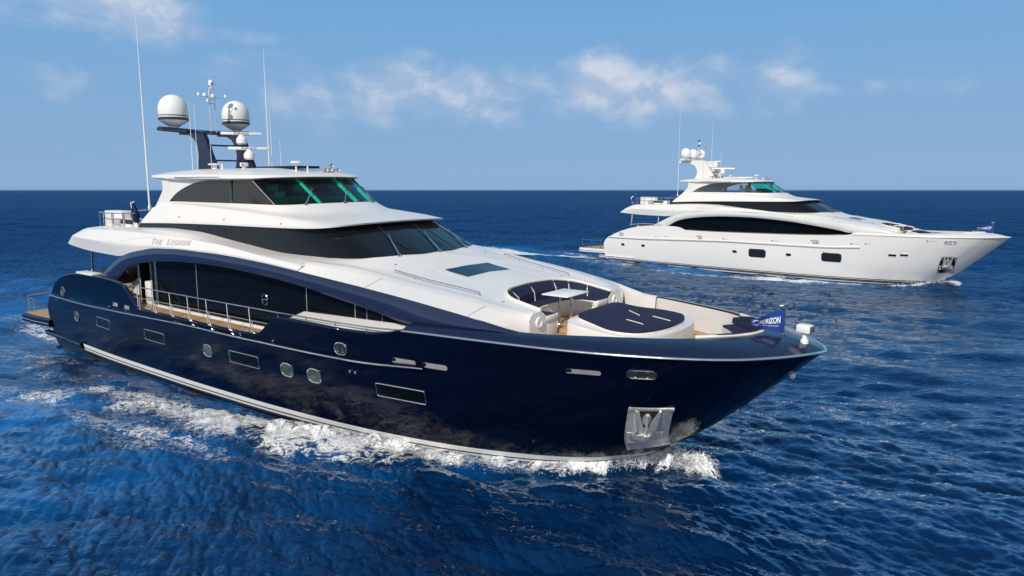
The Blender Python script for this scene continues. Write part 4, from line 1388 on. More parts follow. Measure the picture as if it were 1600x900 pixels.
        for dx in (-.12, .12):
            dr = MB().lathe([(.055, 0), (.05, .05), (.03, .06), (0, .05)], (dx, 0, 0), 12)
            on_hull(dr, DR[0], DR[1], s).build('drain_outlet', 'chrome', Y)
        # anchor pocket with its anchor: u runs aft to fore, v up, n outward
        cq = PK if navy else PK2

        def pkp(u, v, n_=0.0):
            (xa, za), (xb, zb), (xc, zc_), (xd, zd) = cq
            x = (xa * (1 - u) + xb * u) * (1 - v) + (xd * (1 - u) + xc * u) * v
            z = (za * (1 - u) + zb * u) * (1 - v) + (zd * (1 - u) + zc_ * u) * v
            m_ = frame_at(x, z, s)
            return m_.translation + Vector((m_[0][2], m_[1][2], m_[2][2])) * n_

        def px_(a_, b_, n_):
            return pkp((a_ - 240) / 535.0, (610 - b_) / 487.0, n_)

        def slab(b__, pts, n0_, n1_):
            lo_ = [px_(q_[0], q_[1], n0_) for q_ in pts]
            hi_ = [px_(q_[0], q_[1], q_[2] if len(q_) > 2 else n1_) for q_ in pts]
            b__.grid([lo_, hi_], close=True).poly(hi_)
            return b__
        pb = MB().grid([[pkp(u, v, .012) for u in np.linspace(0, 1, 9)] for v in np.linspace(0, 1, 9)])
        pk = pb.build('anchor_pocket', 'steel' if navy else 'black', Y)
        fr_ = MB()
        for (a0, b0, a1, b1) in ((244, 128, 776, 150), (244, 128, 272, 600), (702, 128, 738, 560)):
            slab(fr_, [(a0, b0), (a1, b0), (a1, b1), (a0, b1)], .012, .05)
        fr_.build('pocket_frame', 'steel', pk, tri=True)
        slab(MB(), [(272, 378), (700, 388), (698, 490), (270, 504)], .012, .03).build('pocket_pad', 'white', pk, tri=True)
        hp_ = [(487 + 52 * math.cos(a_), 232 + 55 * math.sin(a_)) for a_ in np.linspace(0, 2 * math.pi, 17)[:-1]]
        slab(MB(), [(355, 152), (615, 152), (540, 320), (440, 320)], .012, .04).build('pocket_recess', 'interior', pk, tri=True)
        slab(MB(), hp_, .012, .055).build('hawse_pipe', 'steel', pk, tri=True)
        an = MB()
        slab(an, [(330, 152, .06), (378, 156, .06), (456, 300, .10), (452, 362, .16), (345, 390, .10), (343, 330, .08)], .02, .1)
        slab(an, [(332, 152, .08), (380, 315, .17), (345, 390, .12), (343, 330, .08)], .06, .1)
        slab(an, [(638, 152, .06), (600, 340, .17), (640, 388, .10), (525, 362, .16), (520, 300, .10), (612, 156, .06)], .02, .1)
        slab(an, [(343, 388, .10), (455, 352, .20), (525, 352, .20), (637, 388, .10), (640, 424, .12), (480, 402, .24), (345, 424, .12)], .02, .1)
        slab(an, [(462, 345), (520, 345), (522, 396), (460, 396)], .15, .27)
        an.tube([px_(486, 360, .22), px_(486, 260, .16), px_(486, 185, .08)], .04, 8)
        an.build('anchor', 'steel', pk, tri=True)
        slab(MB(), [(350, 426, .13), (480, 403, .24), (632, 426, .13), (560, 450, .08), (430, 450, .08)], .02, .1).build('anchor_crown', 'interior' if navy else 'white', pk, tri=True)
        # stem plate ahead of the pocket
        rws = []
        for z in np.linspace(-.45, .52, 7):
            xe = float(_xs(z)) - .02
            rws.append([(x, s * (float(hully(x, z)) + .010), z) for x in np.linspace(-.12 - (.52 - z) * .6, xe, 9)])
        MB().grid(rws).build('stem_plate', 'steel' if navy else 'black', Y)
    if navy:
        MB().lathe([(0, -.09), (.06, -.07), (.09, 0), (.06, .07), (0, .09)], (3.02, 0, 2.78), 14).build('bow_light', 'plastic', Y)

    # ---------------- side deck rail
    if navy:
        for s in (-1, 1):
            top = [(-25.5, 5.28, 3.53), (-23.5, 5.3, 3.53), (-19.3, 5.32, 3.54), (-15, 5.32, 3.56), (-12, 5.3, 3.57), (-9.6, 5.26, 3.59), (-8.2, 5.2, 3.63), (-7.4, 5.15, 3.68)]
            T = crv(top, 60)
            mid_ = [(-24.9, 5.28, 3.02), (-19.3, 5.32, 3.05), (-14.15, 5.3, 3.06)]
            ro = rail('deck_rail', [[(p[0], s * p[1], p[2]) for p in T], [(p[0], s * p[1], p[2]) for p in crv(mid_, 20)], ], .026)
            for x in (-24.1, -22.65, -21.2, -19.75, -18.3, -16.8, -15.3):
                MB().tube([(x - .06, s * 5.31, 3.54), (x + .03, s * 5.34, 3.04), (x + .08, s * 5.36, 2.55)], .022, 6).build('stanchion', 'chrome', ro)
                MB().tube([(x + .12, s * 5.31, 3.04), (x + .26, s * 5.36, 2.55)], .018, 6).build('stanchion', 'chrome', ro)
            for x in (-13.55, -11.9, -10.35, -8.8):
                MB().tube([(x, s * 5.3, 3.40), (x, s * 5.3, 3.58)], .02, 6).build('stanchion', 'chrome', ro)
            for x in (-23.6, -15.75):
                cl = MB()
                for dx in (-.14, .14):
                    cl.lathe([(.05, 0), (.035, .03), (.035, .13), (.07, .16), (.07, .19), (0, .2)], (x + dx, s * 5.12, 2.5), 12)
                cl.box((x, s * 5.12, 2.51), (.5, .14, .02), .005)
                cl.build('mooring_bollard', 'chrome', Y)
            for x, dz in ((-33.9, -.18), (-26.8, .13), (-24.9, .1), (-15.6, .12), (-13.6, .12)):
                zb_ = float(rubz(x)) + dz
                sd = MB().lathe([(.035, 0), (.05, .03), (.035, .07), (0, .08)], (0, 0, 0), 10)
                on_hull(sd, x, zb_, s, .01).build('hull_stud', 'chrome', Y)
    else:
        for s in (-1, 1):
            T = [(x, s * float(hully(x, 3.3) - .1), float(ztop(x)) + .09) for x in np.linspace(-24.0, -8.2, 30)]
            ro = rail('deck_rail', [T], .014)
            for x in np.arange(-23.3, -8.5, 1.5):
                y_ = s * float(hully(x, 3.3) - .1)
                MB().tube([(x, y_, float(ztop(x))), (x, y_, float(ztop(x)) + .1)], .02, 5).build('stanchion', 'chrome', ro)

    # ---------------- bow fittings
    lb = lift(3.3)
    if navy:
        slt = MB().lathe([(.11, -.03), (.11, .06), (.085, .08), (.07, .10), (.05, .26), (.09, .28)], (3.3, -.05, 3.80 + lb), 16)
        slt.box((3.3, -.05, 4.19 + lb), (.40, .30, .24), .05, mtx=Matrix.Rotation(R(-12), 3, 'Z'))
        slo = slt.build('searchlight', 'plastic', Y)
        MB().box((3.5, -.095, 4.19 + lb), (.03, .24, .18), .01, mtx=Matrix.Rotation(R(-12), 3, 'Z')).build('lamp_lens', 'lamp_lens', slo)
    for s in (-1, 1):
        wn = MB().lathe([(.16, -.2), (.14, 0), (.10, .05), (.08, .12), (.12, .2), (.11, .24), (0, .25)], (.35, s * .95, 3.22), 16)
        wn.box((.05, s * .95, 3.34), (.30, .08, .06), .02)
        wn.build('windlass', 'steel', Y)


# fittings measured along the hull: x, z, width, height
HW = [(-27.73, 1.41, 1.60, .43), (-22.42, 1.49, 1.72, .43), (-15.58, 1.53, 1.82, .43), (-7.67, 1.54, 1.92, .43)]
PL = [(-31.2, 1.31, .52, .42), (-18.07, 1.51, .58, .44), (-13.0, 1.53, .62, .44), (-11.55, 1.54, .64, .46)]
FL = [(-33.0, 2.44, .46, .40, 0), (-10.06, 2.73, .52, .36, 0), (-.03, 3.10, .74, .22, 0)]
SL = [(-7.36, 2.67, .95, .17), (-6.19, 2.67, .95, .17), (-1.52, 3.05, 1.0, .15), (-26.2, 2.51, .6, .17), (-24.95, 2.52, .6, .17)]
DR = (-9.59, 2.0)
PK = [(-1.24, .14), (-.36, .12), (.50, 2.0), (-.56, 2.0)]
PK2 = [(-.90, .53), (.14, .58), (.65, 2.07), (-.40, 2.05)]
HW2 = [(-16.1, 1.44, 1.72, .76), (-9.0, 1.50, 1.72, .76)]
PL2 = [(-32.7, 1.32, .5, .24), (-29.8, 1.36, .5, .24), (-18.5, 1.45, .5, .24), (-12.95, 1.50, .5, .24), (-4.0, 2.0, .62, .22), (-3.1, 2.06, .62, .22)]
FL2 = [(-33.0, 2.48, .62, .26, 0), (-22.6, 2.66, .62, .26, 0), (-10.5, 2.86, .70, .26, 0), (.25, 3.30, .8, .22, 0)]
SL2 = [(-27.9, 2.46, .55, .12), (-26.6, 2.52, .55, .12), (-19.5, 2.62, .75, .13), (-14.3, 2.72, .75, .13), (-7.0, 2.82, .75, .13), (-5.8, 2.88, .75, .13), (-1.05, 3.36, .85, .10)]

# ------------------------------------------------------------------ the two yachts
P1 = dict(th=36.3, heel=.86, trim=-.43, ox=5.55, oy=20.78, dz=0.0)
P2 = dict(th=43.8, heel=-.55, trim=-.31, ox=40.3, oy=61.9, dz=0.0)


def pose(P):
    return (P['ox'], P['oy'], WL + P['dz']), (R(P['heel']), -R(P['trim']), -R(P['th']))


navy_root = empty('motor_yacht', *pose(P1))
tag(navy_root, 'navy blue motor yacht with white upper decks, nearest the camera', 'yacht', 'motor yachts under way')
build_yacht(True, navy_root)
white_root = empty('motor_yacht', *pose(P2))
white_root.scale = (1, 1, 1.04)
tag(white_root, 'all white motor yacht with three white domes, farther off', 'yacht', 'motor yachts under way')
build_yacht(False, white_root)

# ------------------------------------------------------------------ flags (they hang on staffs: things of their own)


def world_of(P, p):
    loc, rot = pose(P)
    from mathutils import Euler
    q = Vector((p[0], p[1], p[2] * (1.04 if P is P2 else 1.0)))
    return Euler(rot).to_matrix() @ q + Vector(loc)


def flag(P, base, staff_h, fh0, fh1, length, ang, label, text, furl=False, lean=0.0):
    root = empty('flag', world_of(P, base), pose(P)[1])
    tag(root, label, 'flag', 'pennants flown on the yachts')
    top = Vector((-lean, 0, staff_h))
    st = MB().tube([(0, 0, -.05), tuple(top)], .022, 8)
    st.lathe([(.05, -.05), (.05, .0), (.03, .02)], (0, 0, 0), 10)
    st.tube([(-.14, 0, staff_h - .04), (.02, 0, staff_h - .0), (.05, 0, staff_h + .03)], .03, 8)
    st.build('flagstaff', 'chrome' if not furl else 'plastic', root)
    ca, sa = math.cos(R(ang)), math.sin(R(ang))

    def S(u, v):
        h = fh0 + (fh1 - fh0) * u
        zc = staff_h - .10 - fh0 * .5 - .13 * u * fh0
        zz = zc + (v - .5) * h - .07 * math.sin(u * 4.0) * fh0 * u
        wv = .085 * length * math.sin(u * 7.5 + v * 1.4 + .5) * (.25 + u)
        d = u * length * .97
        x0 = -lean * (zz / staff_h)
        return Vector((x0 + d * ca - wv * sa, d * sa + wv * ca, zz))
    nu, nv = 28, 10
    mb = MB()
    if furl:
        rows = []
        for i in range(16):
            t = i / 15
            z = staff_h - .1 - t * fh0
            wd = .10 + .16 * math.sin(t * 2.6) ** 2
            rows.append([(-lean * z / staff_h + .02 + (wd * .6 + .02 * math.sin(5 * a + 3 * t)) * math.cos(a) , wd * .8 * math.sin(a) + .1, z) for a in np.linspace(0, 2 * math.pi, 13)[:-1]])
        mb.grid(rows, close=True).poly(rows[0]).poly(rows[-1])
        mb.build('flag_cloth', M['flag_dark'], root)
        return root
    for off in (0.004, -0.004):
        rows = []
        for j in range(nv + 1):
            rows.append([S(i / nu, j / nv) + Vector((-sa, ca, 0)) * off for i in range(nu + 1)])
        mb.grid(rows)
    cl = mb.build('flag_cloth', M['flag_blue'], root, ang=80, merge=0)
    # emblem: two crossed wave strokes and the lettering
    for sd in (1, -1):
        em = MB()

        def put(u, v, o=.012):
            return S(u, v) + Vector((-sa, ca, 0)) * (o * sd)
        # the printed letters read from the camera's side; the other face shows through mirrored
        if text:
            for tx, sz, cu_, cv_ in ((text, .30, .43, .56), ('WORLD CLASS YACHTS', .065, .43, .30)):
                v2, f2 = text_mesh(tx, 1.0, 0, 1.0, .02 if sz > .1 else .0)
                wdt = max(p[0] for p in v2) - min(p[0] for p in v2)
                k = (.62 if sz > .1 else .52) / wdt
                n0 = len(em.v)
                em.v += [tuple(put(cu_ - a * k, cv_ + b_ * sz / .72)) for a, b_ in v2]
                em.f += [tuple(n0 + i for i in f) for f in f2]
            ec, es = (.86, .50), .085
        else:
            ec, es = (.45, .5), .17
        for (a0, a1, dy) in ((200, 20, .10), (20, -160, -.10)):
            rw1, rw2 = [], []
            for a in np.linspace(R(a0), R(a1), 14):
                ww = .30 * math.sin((a - R(a0)) / (R(a1) - R(a0)) * math.pi) + .05
                rw1.append(put(ec[0] - es * math.cos(a) * (1 + ww * .5), ec[1] + dy + es * 2.2 * math.sin(a) * (1 + ww * .5)))
                rw2.append(put(ec[0] - es * math.cos(a) * (1 - ww * .5), ec[1] + dy + es * 2.2 * math.sin(a) * (1 - ww * .5)))
            em.grid([rw1, rw2])
        em.build('emblem', 'white_print', cl, merge=0)
    return root


M['flag_blue'] = mat('flag_cloth', (.005, .036, .215), .75, var=.15, vscale=5.)
M['flag_dark'] = mat('furled_flag_cloth', (.010, .016, .06), .85, var=.15, vscale=5.)
flag(P1, (2.72, 0, 3.96), .84, .74, .16, .92, 205, 'blue pennant with white lettering on the bow of the navy yacht', 'HORIZON')
flag(P1, (-27.9, -3.45, 5.9), 1.35, .95, .3, .3, 180, 'dark blue furled flag on the aft upper deck of the navy yacht', '', True, .28)
flag(P2, (2.72, 0, 4.09), .95, .80, .18, 1.25, 182, 'small blue pennant on the bow of the white yacht', 'HORIZON')
flag(P2, (-33.0, -2.3, 5.62), 1.55, 1.15, .55, 1.5, 160, 'blue flag with a white emblem at the stern rail of the white yacht', '')

# ------------------------------------------------------------------ person at the helm of the white yacht


def person():
    root = empty('person', world_of(P2, (-18.95, -1.9, 6.55)), pose(P2)[1])
    tag(root, 'person in a dark shirt standing inside the white yacht, behind its bridge window', 'person')
    me = bpy.data.meshes.new('person_body')
    J = {'pel': (0, 0, .92, .16), 'che': (.02, 0, 1.28, .17), 'nec': (.04, 0, 1.48, .065), 'hea': (.06, 0, 1.63, .105), 'top': (.06, 0, 1.72, .08),
         'shl': (.02, .19, 1.42, .07), 'ell': (.08, .25, 1.14, .05), 'wrl': (.30, .20, 1.05, .04), 'hal': (.38, .19, 1.05, .04),
         'shr': (.02, -.19, 1.42, .07), 'elr': (.06, -.26, 1.14, .05), 'wrr': (.28, -.22, 1.03, .04), 'har': (.36, -.21, 1.03, .04),
         'hil': (0, .10, .86, .11), 'knl': (.03, .11, .48, .07), 'anl': (0, .11, .08, .05), 'tol': (.15, .12, .04, .045),
         'hir': (0, -.10, .86, .11), 'knr': (.03, -.11, .48, .07), 'anr': (0, -.11, .08, .05), 'tor': (.15, -.12, .04, .045)}
    E = [('pel', 'che'), ('che', 'nec'), ('nec', 'hea'), ('hea', 'top'), ('che', 'shl'), ('shl', 'ell'), ('ell', 'wrl'), ('wrl', 'hal'), ('che', 'shr'), ('shr', 'elr'), ('elr', 'wrr'), ('wrr', 'har'),
         ('pel', 'hil'), ('hil', 'knl'), ('knl', 'anl'), ('anl', 'tol'), ('pel', 'hir'), ('hir', 'knr'), ('knr', 'anr'), ('anr', 'tor')]
    ks = list(J)
    me.from_pydata([J[k][:3] for k in ks], [(ks.index(a), ks.index(b)) for a, b in E], [])
    o = bpy.data.objects.new('person_body', me)
    COL.objects.link(o)
    sm = o.modifiers.new('skin', 'SKIN')
    for k, sv in zip(ks, me.skin_vertices[0].data):
        sv.radius = (J[k][3], J[k][3])
        sv.use_root = (k == 'pel')
    su = o.modifiers.new('sub', 'SUBSURF')
    su.levels = su.render_levels = 2
    dg = bpy.context.evaluated_depsgraph_get()
    dg.update()
    m2 = bpy.data.meshes.new_from_object(o.evaluated_get(dg))
    bpy.data.objects.remove(o)
    m2.materials.clear()
    m2.materials.append(M['skin'])
    m2.materials.append(M['shirt'])
    for p in m2.polygons:
        p.use_smooth = True
        z = p.center.z
        p.material_index = 1 if z < 1.47 and not (abs(p.center.y) > .14 and p.center.x > .2) else 0
    b = bpy.data.objects.new('body', m2)
    COL.objects.link(b)
    b.parent = root
    MB().lathe([(.118, -.02), (.122, .04), (.10, .10), (.05, .135), (0, .145)], (.045, 0, 1.65), 16).build('hair', 'hair', root)
    for s in (-1, 1):
        MB().lathe([(0, -.012), (.012, 0), (0, .012)], (.158, s * .035, 1.65), 8).build('eye', 'white_print', root)


person()

# ------------------------------------------------------------------ the sea


def fft_field(N, L, lmin, lmax, rms, wind, spread, seed, slope=3.3):
    g = np.random.default_rng(seed)
    k1 = np.fft.fftfreq(N, L / N) * 2 * np.pi
    kx, ky = np.meshgrid(k1, k1, indexing='ij')
    k = np.hypot(kx, ky)
    k[0, 0] = 1
    c = (kx * math.cos(wind) + ky * math.sin(wind)) / k
    amp = k ** (-slope / 2 - .5) * (np.abs(c) ** spread + .05)
    amp *= np.exp(-(k * lmin / 2 / np.pi) ** 4 * .5) * np.exp(-((2 * np.pi / lmax) / k) ** 4 * .5)
    amp[0, 0] = 0
    H = amp * (g.normal(size=(N, N)) + 1j * g.normal(size=(N, N)))
    h = np.real(np.fft.ifft2(H))
    s = rms / h.std()
    dx = np.real(np.fft.ifft2(-1j * kx / k * H))
    dy = np.real(np.fft.ifft2(-1j * ky / k * H))
    return (h * s).astype(np.float32), (dx * s).astype(np.float32), (dy * s).astype(np.float32), N, L


def samp(F, x, y):
    h, dx, dy, N, L = F
    u = (x / L * N) % N
    v = (y / L * N) % N
    i = np.floor(u).astype(int)
    j = np.floor(v).astype(int)
    fu = u - i
    fv = v - j
    i %= N
    j %= N
    i2 = (i + 1) % N
    j2 = (j + 1) % N
    r = []
    for a in (h, dx, dy):
        r.append(a[i, j] * (1 - fu) * (1 - fv) + a[i2, j] * fu * (1 - fv) + a[i, j2] * (1 - fu) * fv + a[i2, j2] * fu * fv)
    return r


def to_local(P, x, y):
    th = R(P['th'])
    X, Y = x - P['ox'], y - P['oy']
    return X * math.cos(th) - Y * math.sin(th), X * math.sin(th) + Y * math.cos(th)


BANDS = [(fft_field(512, 190., 3.6, 30., .17, R(70), 5.0, 3), 0.0, 4.5, 1.0),
         (fft_field(512, 41., .6, 3.8, .066, R(98), 3.6, 5, 2.7), .55, 1.4, .9),
         (fft_field(512, 9.5, .13, .75, .0205, R(112), 2.2, 9, 2.4), 1.2, .28, .6)]


def waves(x, y, sp, r):
    z = np.zeros_like(x)
    ox = np.zeros_like(x)
    oy = np.zeros_like(x)
    big = None
    unres = np.clip(np.log(np.maximum(sp, .05) / .12) / np.log(.9 / .12), 0, 1)
    for F, ro, lam, ch in BANDS:
        wgt = np.clip(1.6 - sp / lam * 1.6, 0, 1)
        wgt *= np.clip(1.3 - r / 6000, 0, 1)
        c, s = math.cos(ro), math.sin(ro)
        h, dx, dy = samp(F, x * c - y * s, x * s + y * c)
        z += h * wgt
        ox += (dx * c + dy * s) * ch * wgt
        oy += (-dx * s + dy * c) * ch * wgt
        if big is None:
            big = h
    foam = np.zeros_like(x)
    aer_sheen = np.zeros_like(x)
    lump = samp(BANDS[1][0], x * 1.3 + 9, y * 1.3 - 4)[0] / .07
    lump2 = samp(BANDS[0][0], x * 4 + 9, y * 4 - 4)[0] / .17
    for n_, P in enumerate((P1, P2)):
        X, Yl = to_local(P, x, y)
        a = np.abs(Yl)
        Yh = hully(X, np.full_like(X, -.68))
        inside = (X > -35.5) & (X < -1.2)
        hb = np.where(X > -1.2, 0, np.where(X < -35.5, np.maximum(4.9 + (X + 35.5) * .06, 0), Yh))
        d = a - hb
        near = (X > -140) & (X < 8) & (a < 60)
        A = 1.0 if n_ == 0 else .5
        # bow wave hugging the hull, curling away further aft
        dc = np.interp(X, [-36, -24, -18, -14, -11, -8, -5, -2, .3], [3.4, 2.4, 1.7, 1.5, 1.35, .85, .45, .32, .15])
        wd = np.interp(X, [-36, -18, -11, -7, -3, .5], [1.3, 1.1, .9, .55, .42, .40])
        amp = np.interp(X, [-40, -28, -18, -13, -9, -5, -2, -.6, .35, .9], [0, .06, .16, .22, .14, .07, .18, .30, .16, 0])
        z += np.where(near, A * amp * np.exp(-((d - dc) / wd) ** 2) * (1 + .28 * lump), 0)
        # hollow just outboard of the crest and the diverging wave beyond
        z -= np.where(near, A * .7 * amp * np.exp(-((d - dc - 2.2 * wd) / (1.3 * wd)) ** 2), 0)
        dv = a - (5.0 + (-6 - X) * .36)
        z += np.where(near & (X < -6), A * .30 * sstep(-X, 6, 14) * np.exp(-(X + 6) * (X + 6) / 2200) * np.exp(-(dv / 1.5) ** 2), 0)
        # stern wake
        z += np.where(near & (X < -36), A * .16 * np.exp(-((a - 3) / 2.5) ** 2) * np.cos((X + 36) * .6) * np.exp((X + 36) / 30), 0)
        # foam cover
        f = np.zeros_like(x)
        inten = np.interp(X, [-40, -34, -24, -18, -15, -11, -7.5, -5.5, -3, -.5, .5, .9], [.55, .60, .72, .88, 1.0, 1.05, .98, .88, .90, 1.1, 1.0, 0])
        w_in = np.interp(X, [-36, -18, -12, -7, -3, 0], [1.8, 1.1, .9, .6, .4, .35])
        w_out = np.interp(X, [-36, -24, -18, -14, -11, -8, -5, -2, .4], [2.6, 2.8, 2.7, 2.8, 2.5, 1.6, .9, .7, .55])
        prof = np.where(d < dc, np.exp(-((d - dc) / w_in) ** 2), np.exp(-((d - dc) / w_out) ** 2))
        f = np.maximum(f, np.where(near & (X < .9) & (X > -46), inten * prof, 0))
        # thin froth trailing beside the hull
        f = np.maximum(f, np.where(near & (X < -8) & (X > -38), .60 * np.exp(-np.maximum(d, 0) / 2.8), 0))
        # stern wash
        f = np.maximum(f, np.where(near & (X < -36.5), 1.0 * np.exp(-((a - 2.8) / 2.6) ** 2) * np.exp((X + 37) / 26), 0))
        f = np.maximum(f, np.where(near & (X < -30), .74 * np.exp(-((d - 2.2) / 3.0) ** 2) * np.exp((X + 30) / 40), 0))
        f = np.maximum(f, np.where(near & (X < -14), .44 * np.exp(-((dv) / 1.8) ** 2), 0))
        if n_ == 1:
            f = np.maximum(f, np.where(near & (X < .5) & (X > -24), .80 * np.exp(-((d - .4) / .6) ** 2) * sstep(X, -26, -14), 0))
            f = np.maximum(f, np.where(near & (X < -37), 2.0 * np.exp(-((Yl + 2.6) / 2.8) ** 2) * np.exp((X + 37) / 40), 0))
            f = np.maximum(f, np.where((X < -37) & (X > -140), .62 * np.exp(-((Yl + 1.0) / 3.0) ** 2) * np.exp((X + 37) / 70), 0))
            aer_sheen = np.maximum(aer_sheen, np.where((X < -36) & (X > -140), .9 * np.exp(-(Yl / 4.0) ** 2), 0))
        aer_sheen = np.maximum(aer_sheen, np.where(near, np.exp(-np.maximum(d - 1, 0) / 3.2) * sstep(-X, -1, 10) * .6, 0))
        if n_ == 0:
            # water churned by props and bow wave, near-side blue brightened by painted sky sheen
            f = np.where(Yl < 0, np.maximum(f, .64 * np.exp(-((d - 4.4) / 3.4) ** 2) * sstep(-X, 4, 10) * np.exp(-np.maximum(-X - 26, 0) / 10) * np.clip(.9 + .35 * lump2, 0, 1.2)), f)
            aer_sheen = np.maximum(aer_sheen, np.where(Yl < 0, .95 * sstep(-X, 5, 20) * sstep(d, 1.5, 5.0) * np.exp(-np.maximum(d - 9, 0) / 9), 0))
        foam = np.maximum(foam, f)
    crest = sstep(z, .50, .75) * .28
    foam = np.maximum(foam, crest * (r < 900))
    return z, ox, oy, foam, aer_sheen, unres


def make_sea():
    rs = [6.0]
    while rs[-1] < 45000:
        r = rs[-1]
        rs.append(r + min(max(r * r / 5600, .06), .0065 * r if r < 400 else .02 * r))
    rs = np.array(rs)
    fine = np.linspace(R(-47), R(47), 1040)
    coarse = np.linspace(R(47), R(313), 90)[1:-1]
    th = np.concatenate([fine, coarse])
    nr, nt = len(rs), len(th)
    Rr, T = np.meshgrid(rs, th, indexing='ij')
    x = (Rr * np.sin(T)).ravel()
    y = (Rr * np.cos(T)).ravel()
    r = Rr.ravel()
    sp = np.maximum(np.gradient(rs)[:, None] + 0 * T, Rr * np.gradient(fine)[0] + 0 * T).ravel()
    sp[np.abs(np.mod(T.ravel() + np.pi, 2 * np.pi) - np.pi) > R(47.2)] *= 30
    z, ox, oy, foam, aer_sheen, unres = waves(x, y, sp, r)
    # beyond the swell the sheet stays at the water line
    me = bpy.data.meshes.new('sea')
    co = np.stack([x + ox, y + oy, z], 1).astype(np.float32)
    idx = np.arange(nr * nt).reshape(nr, nt)
    nx = np.roll(idx, -1, axis=1)
    q = np.stack([idx[:-1], nx[:-1], nx[1:], idx[1:]], -1).reshape(-1, 4)
    cen = np.array([[0, 0, 0]], np.float32)
    # centre cap
    ci = len(co)
    co = np.concatenate([co, cen])
    tri = np.stack([np.full(nt, ci), nx[0], idx[0]], -1)
    nq, ntri = len(q), len(tri)
    me.vertices.add(len(co))
    me.vertices.foreach_set('co', co.ravel())
    me.loops.add(nq * 4 + ntri * 3)
    me.loops.foreach_set('vertex_index', np.concatenate([q.ravel(), tri.ravel()]).astype(np.int32))
    me.polygons.add(nq + ntri)
    ls = np.concatenate([np.arange(nq) * 4, nq * 4 + np.arange(ntri) * 3]).astype(np.int32)
    me.polygons.foreach_set('loop_start', ls)
    me.polygons.foreach_set('use_smooth', np.ones(nq + ntri, bool))
    me.update(calc_edges=True)
    for nm, arr in (('foam', foam), ('aer_sheen', aer_sheen), ('unresolved', unres)):
        at = me.attributes.new(nm, 'FLOAT', 'POINT')
        at.data.foreach_set('value', np.concatenate([arr, [0]]).astype(np.float32))
    o = bpy.data.objects.new('sea', me)
    COL.objects.link(o)
    tag(o, 'deep blue open sea with small waves and white wakes', 'sea', kind='structure')
    m = bpy.data.materials.new('sea_water')
    m.use_nodes = True
    t = NT(m.node_tree)
    m.node_tree.nodes.remove(m.node_tree.nodes['Principled BSDF'])
    out = m.node_tree.nodes['Material Output']
    geo = t.add('ShaderNodeNewGeometry')
    pos = geo.outputs['Position']
    af = t.add('ShaderNodeAttribute', attribute_name='foam')
    aa = t.add('ShaderNodeAttribute', attribute_name='aer_sheen')
    au = t.add('ShaderNodeAttribute', attribute_name='unresolved')
    nA = t.noise(pos, .17, 5.0, .62, .8)
    aer_sheen_fac = t.math('MULTIPLY', aa.outputs['Fac'], t.ramp(nA, .38, .60))
    deep = t.mix(t.ramp(nA, .35, .65), (.0004, .0130, .052, 1), (.0006, .0210, .082, 1))
    col = t.mix(aer_sheen_fac, deep, (.0010, .125, .400, 1))  # churned-water blue, raised to carry sky sheen as well
    mp = t.add('ShaderNodeMapping')
    mp.inputs['Rotation'].default_value = (0, 0, R(14))
    mp.inputs['Scale'].default_value = (.75, 1.9, 1.0)
    t.l.new(pos, mp.inputs[0])
    b1 = t.noise(mp.outputs[0], .9, 5.0, .62, .3)
    b2 = t.noise(mp.outputs[0], 5.0, 4.0, .6, .2)
    hgt = t.math('ADD', t.math('MULTIPLY', b1, .24), t.math('MULTIPLY', b2, .05))
    hgt = t.math('MULTIPLY', hgt, t.ramp(au.outputs['Fac'], 0.0, .8, .34, 1.0, False))
    bn = t.add('ShaderNodeBump')
    bn.inputs['Strength'].default_value = 1.0
    bn.inputs['Distance'].default_value = 1.0
    t.l.new(hgt, bn.inputs['Height'])
    body = t.add('ShaderNodeBsdfDiffuse')
    t.l.new(col, body.inputs['Color'])
    # light welling up from the depth hardly knows the tilt of the surface
    nz = t.add('ShaderNodeVectorMath', operation='MULTIPLY')
    t.l.new(geo.outputs['Normal'], nz.inputs[0])
    nz.inputs[1].default_value = (.22, .22, 1.0)
    nn = t.add('ShaderNodeVectorMath', operation='NORMALIZE')
    t.l.new(nz.outputs[0], nn.inputs[0])
    t.l.new(nn.outputs[0], body.inputs['Normal'])
    surf = t.add('ShaderNodeBsdfGlossy')
    surf.inputs['Roughness'].default_value = .04
    t.l.new(bn.outputs[0], surf.inputs['Normal'])
    # reflectance of a ruffled sea: facets never lie flatter to the eye than the slope of the ripples
    dt = t.add('ShaderNodeVectorMath', operation='DOT_PRODUCT')
    t.l.new(geo.outputs['Incoming'], dt.inputs[0])
    t.l.new(bn.outputs[0], dt.inputs[1])
    cs = t.math('MAXIMUM', dt.outputs['Value'], t.ramp(au.outputs['Fac'], 0.0, 1.0, .05, .46, False))
    fres = t.math('ADD', .04, t.math('MULTIPLY', .95, t.math('POWER', t.math('SUBTRACT', 1.0, cs, clamp=True), 3.0)))
    t.l.new(t.mix(t.ramp(fres, .22, .50), (.36, .68, 1.0, 1), (.92, .97, 1.0, 1)), surf.inputs['Color'])
    b = t.add('ShaderNodeMixShader')
    t.put(b.inputs[0], fres)
    t.l.new(body.outputs[0], b.inputs[1])
    t.l.new(surf.outputs[0], b.inputs[2])
    # foam: lace of bubbles, denser where the cover value is high
    mp2 = t.add('ShaderNodeMapping')
    mp2.inputs['Rotation'].default_value = (0, 0, R(36))
    mp2.inputs['Scale'].default_value = (.75, 1.5, 1.0)
    t.l.new(pos, mp2.inputs[0])
    f1 = t.noise(mp2.outputs[0], 1.7, 8.0, .64, 1.1)
    f2 = t.noise(mp2.outputs[0], 6.0, 6.0, .66, 1.4)
    r1 = t.math('SUBTRACT', 1.0, t.math('ABSOLUTE', t.math('MULTIPLY', t.math('SUBTRACT', f1, .5), 4.4)))
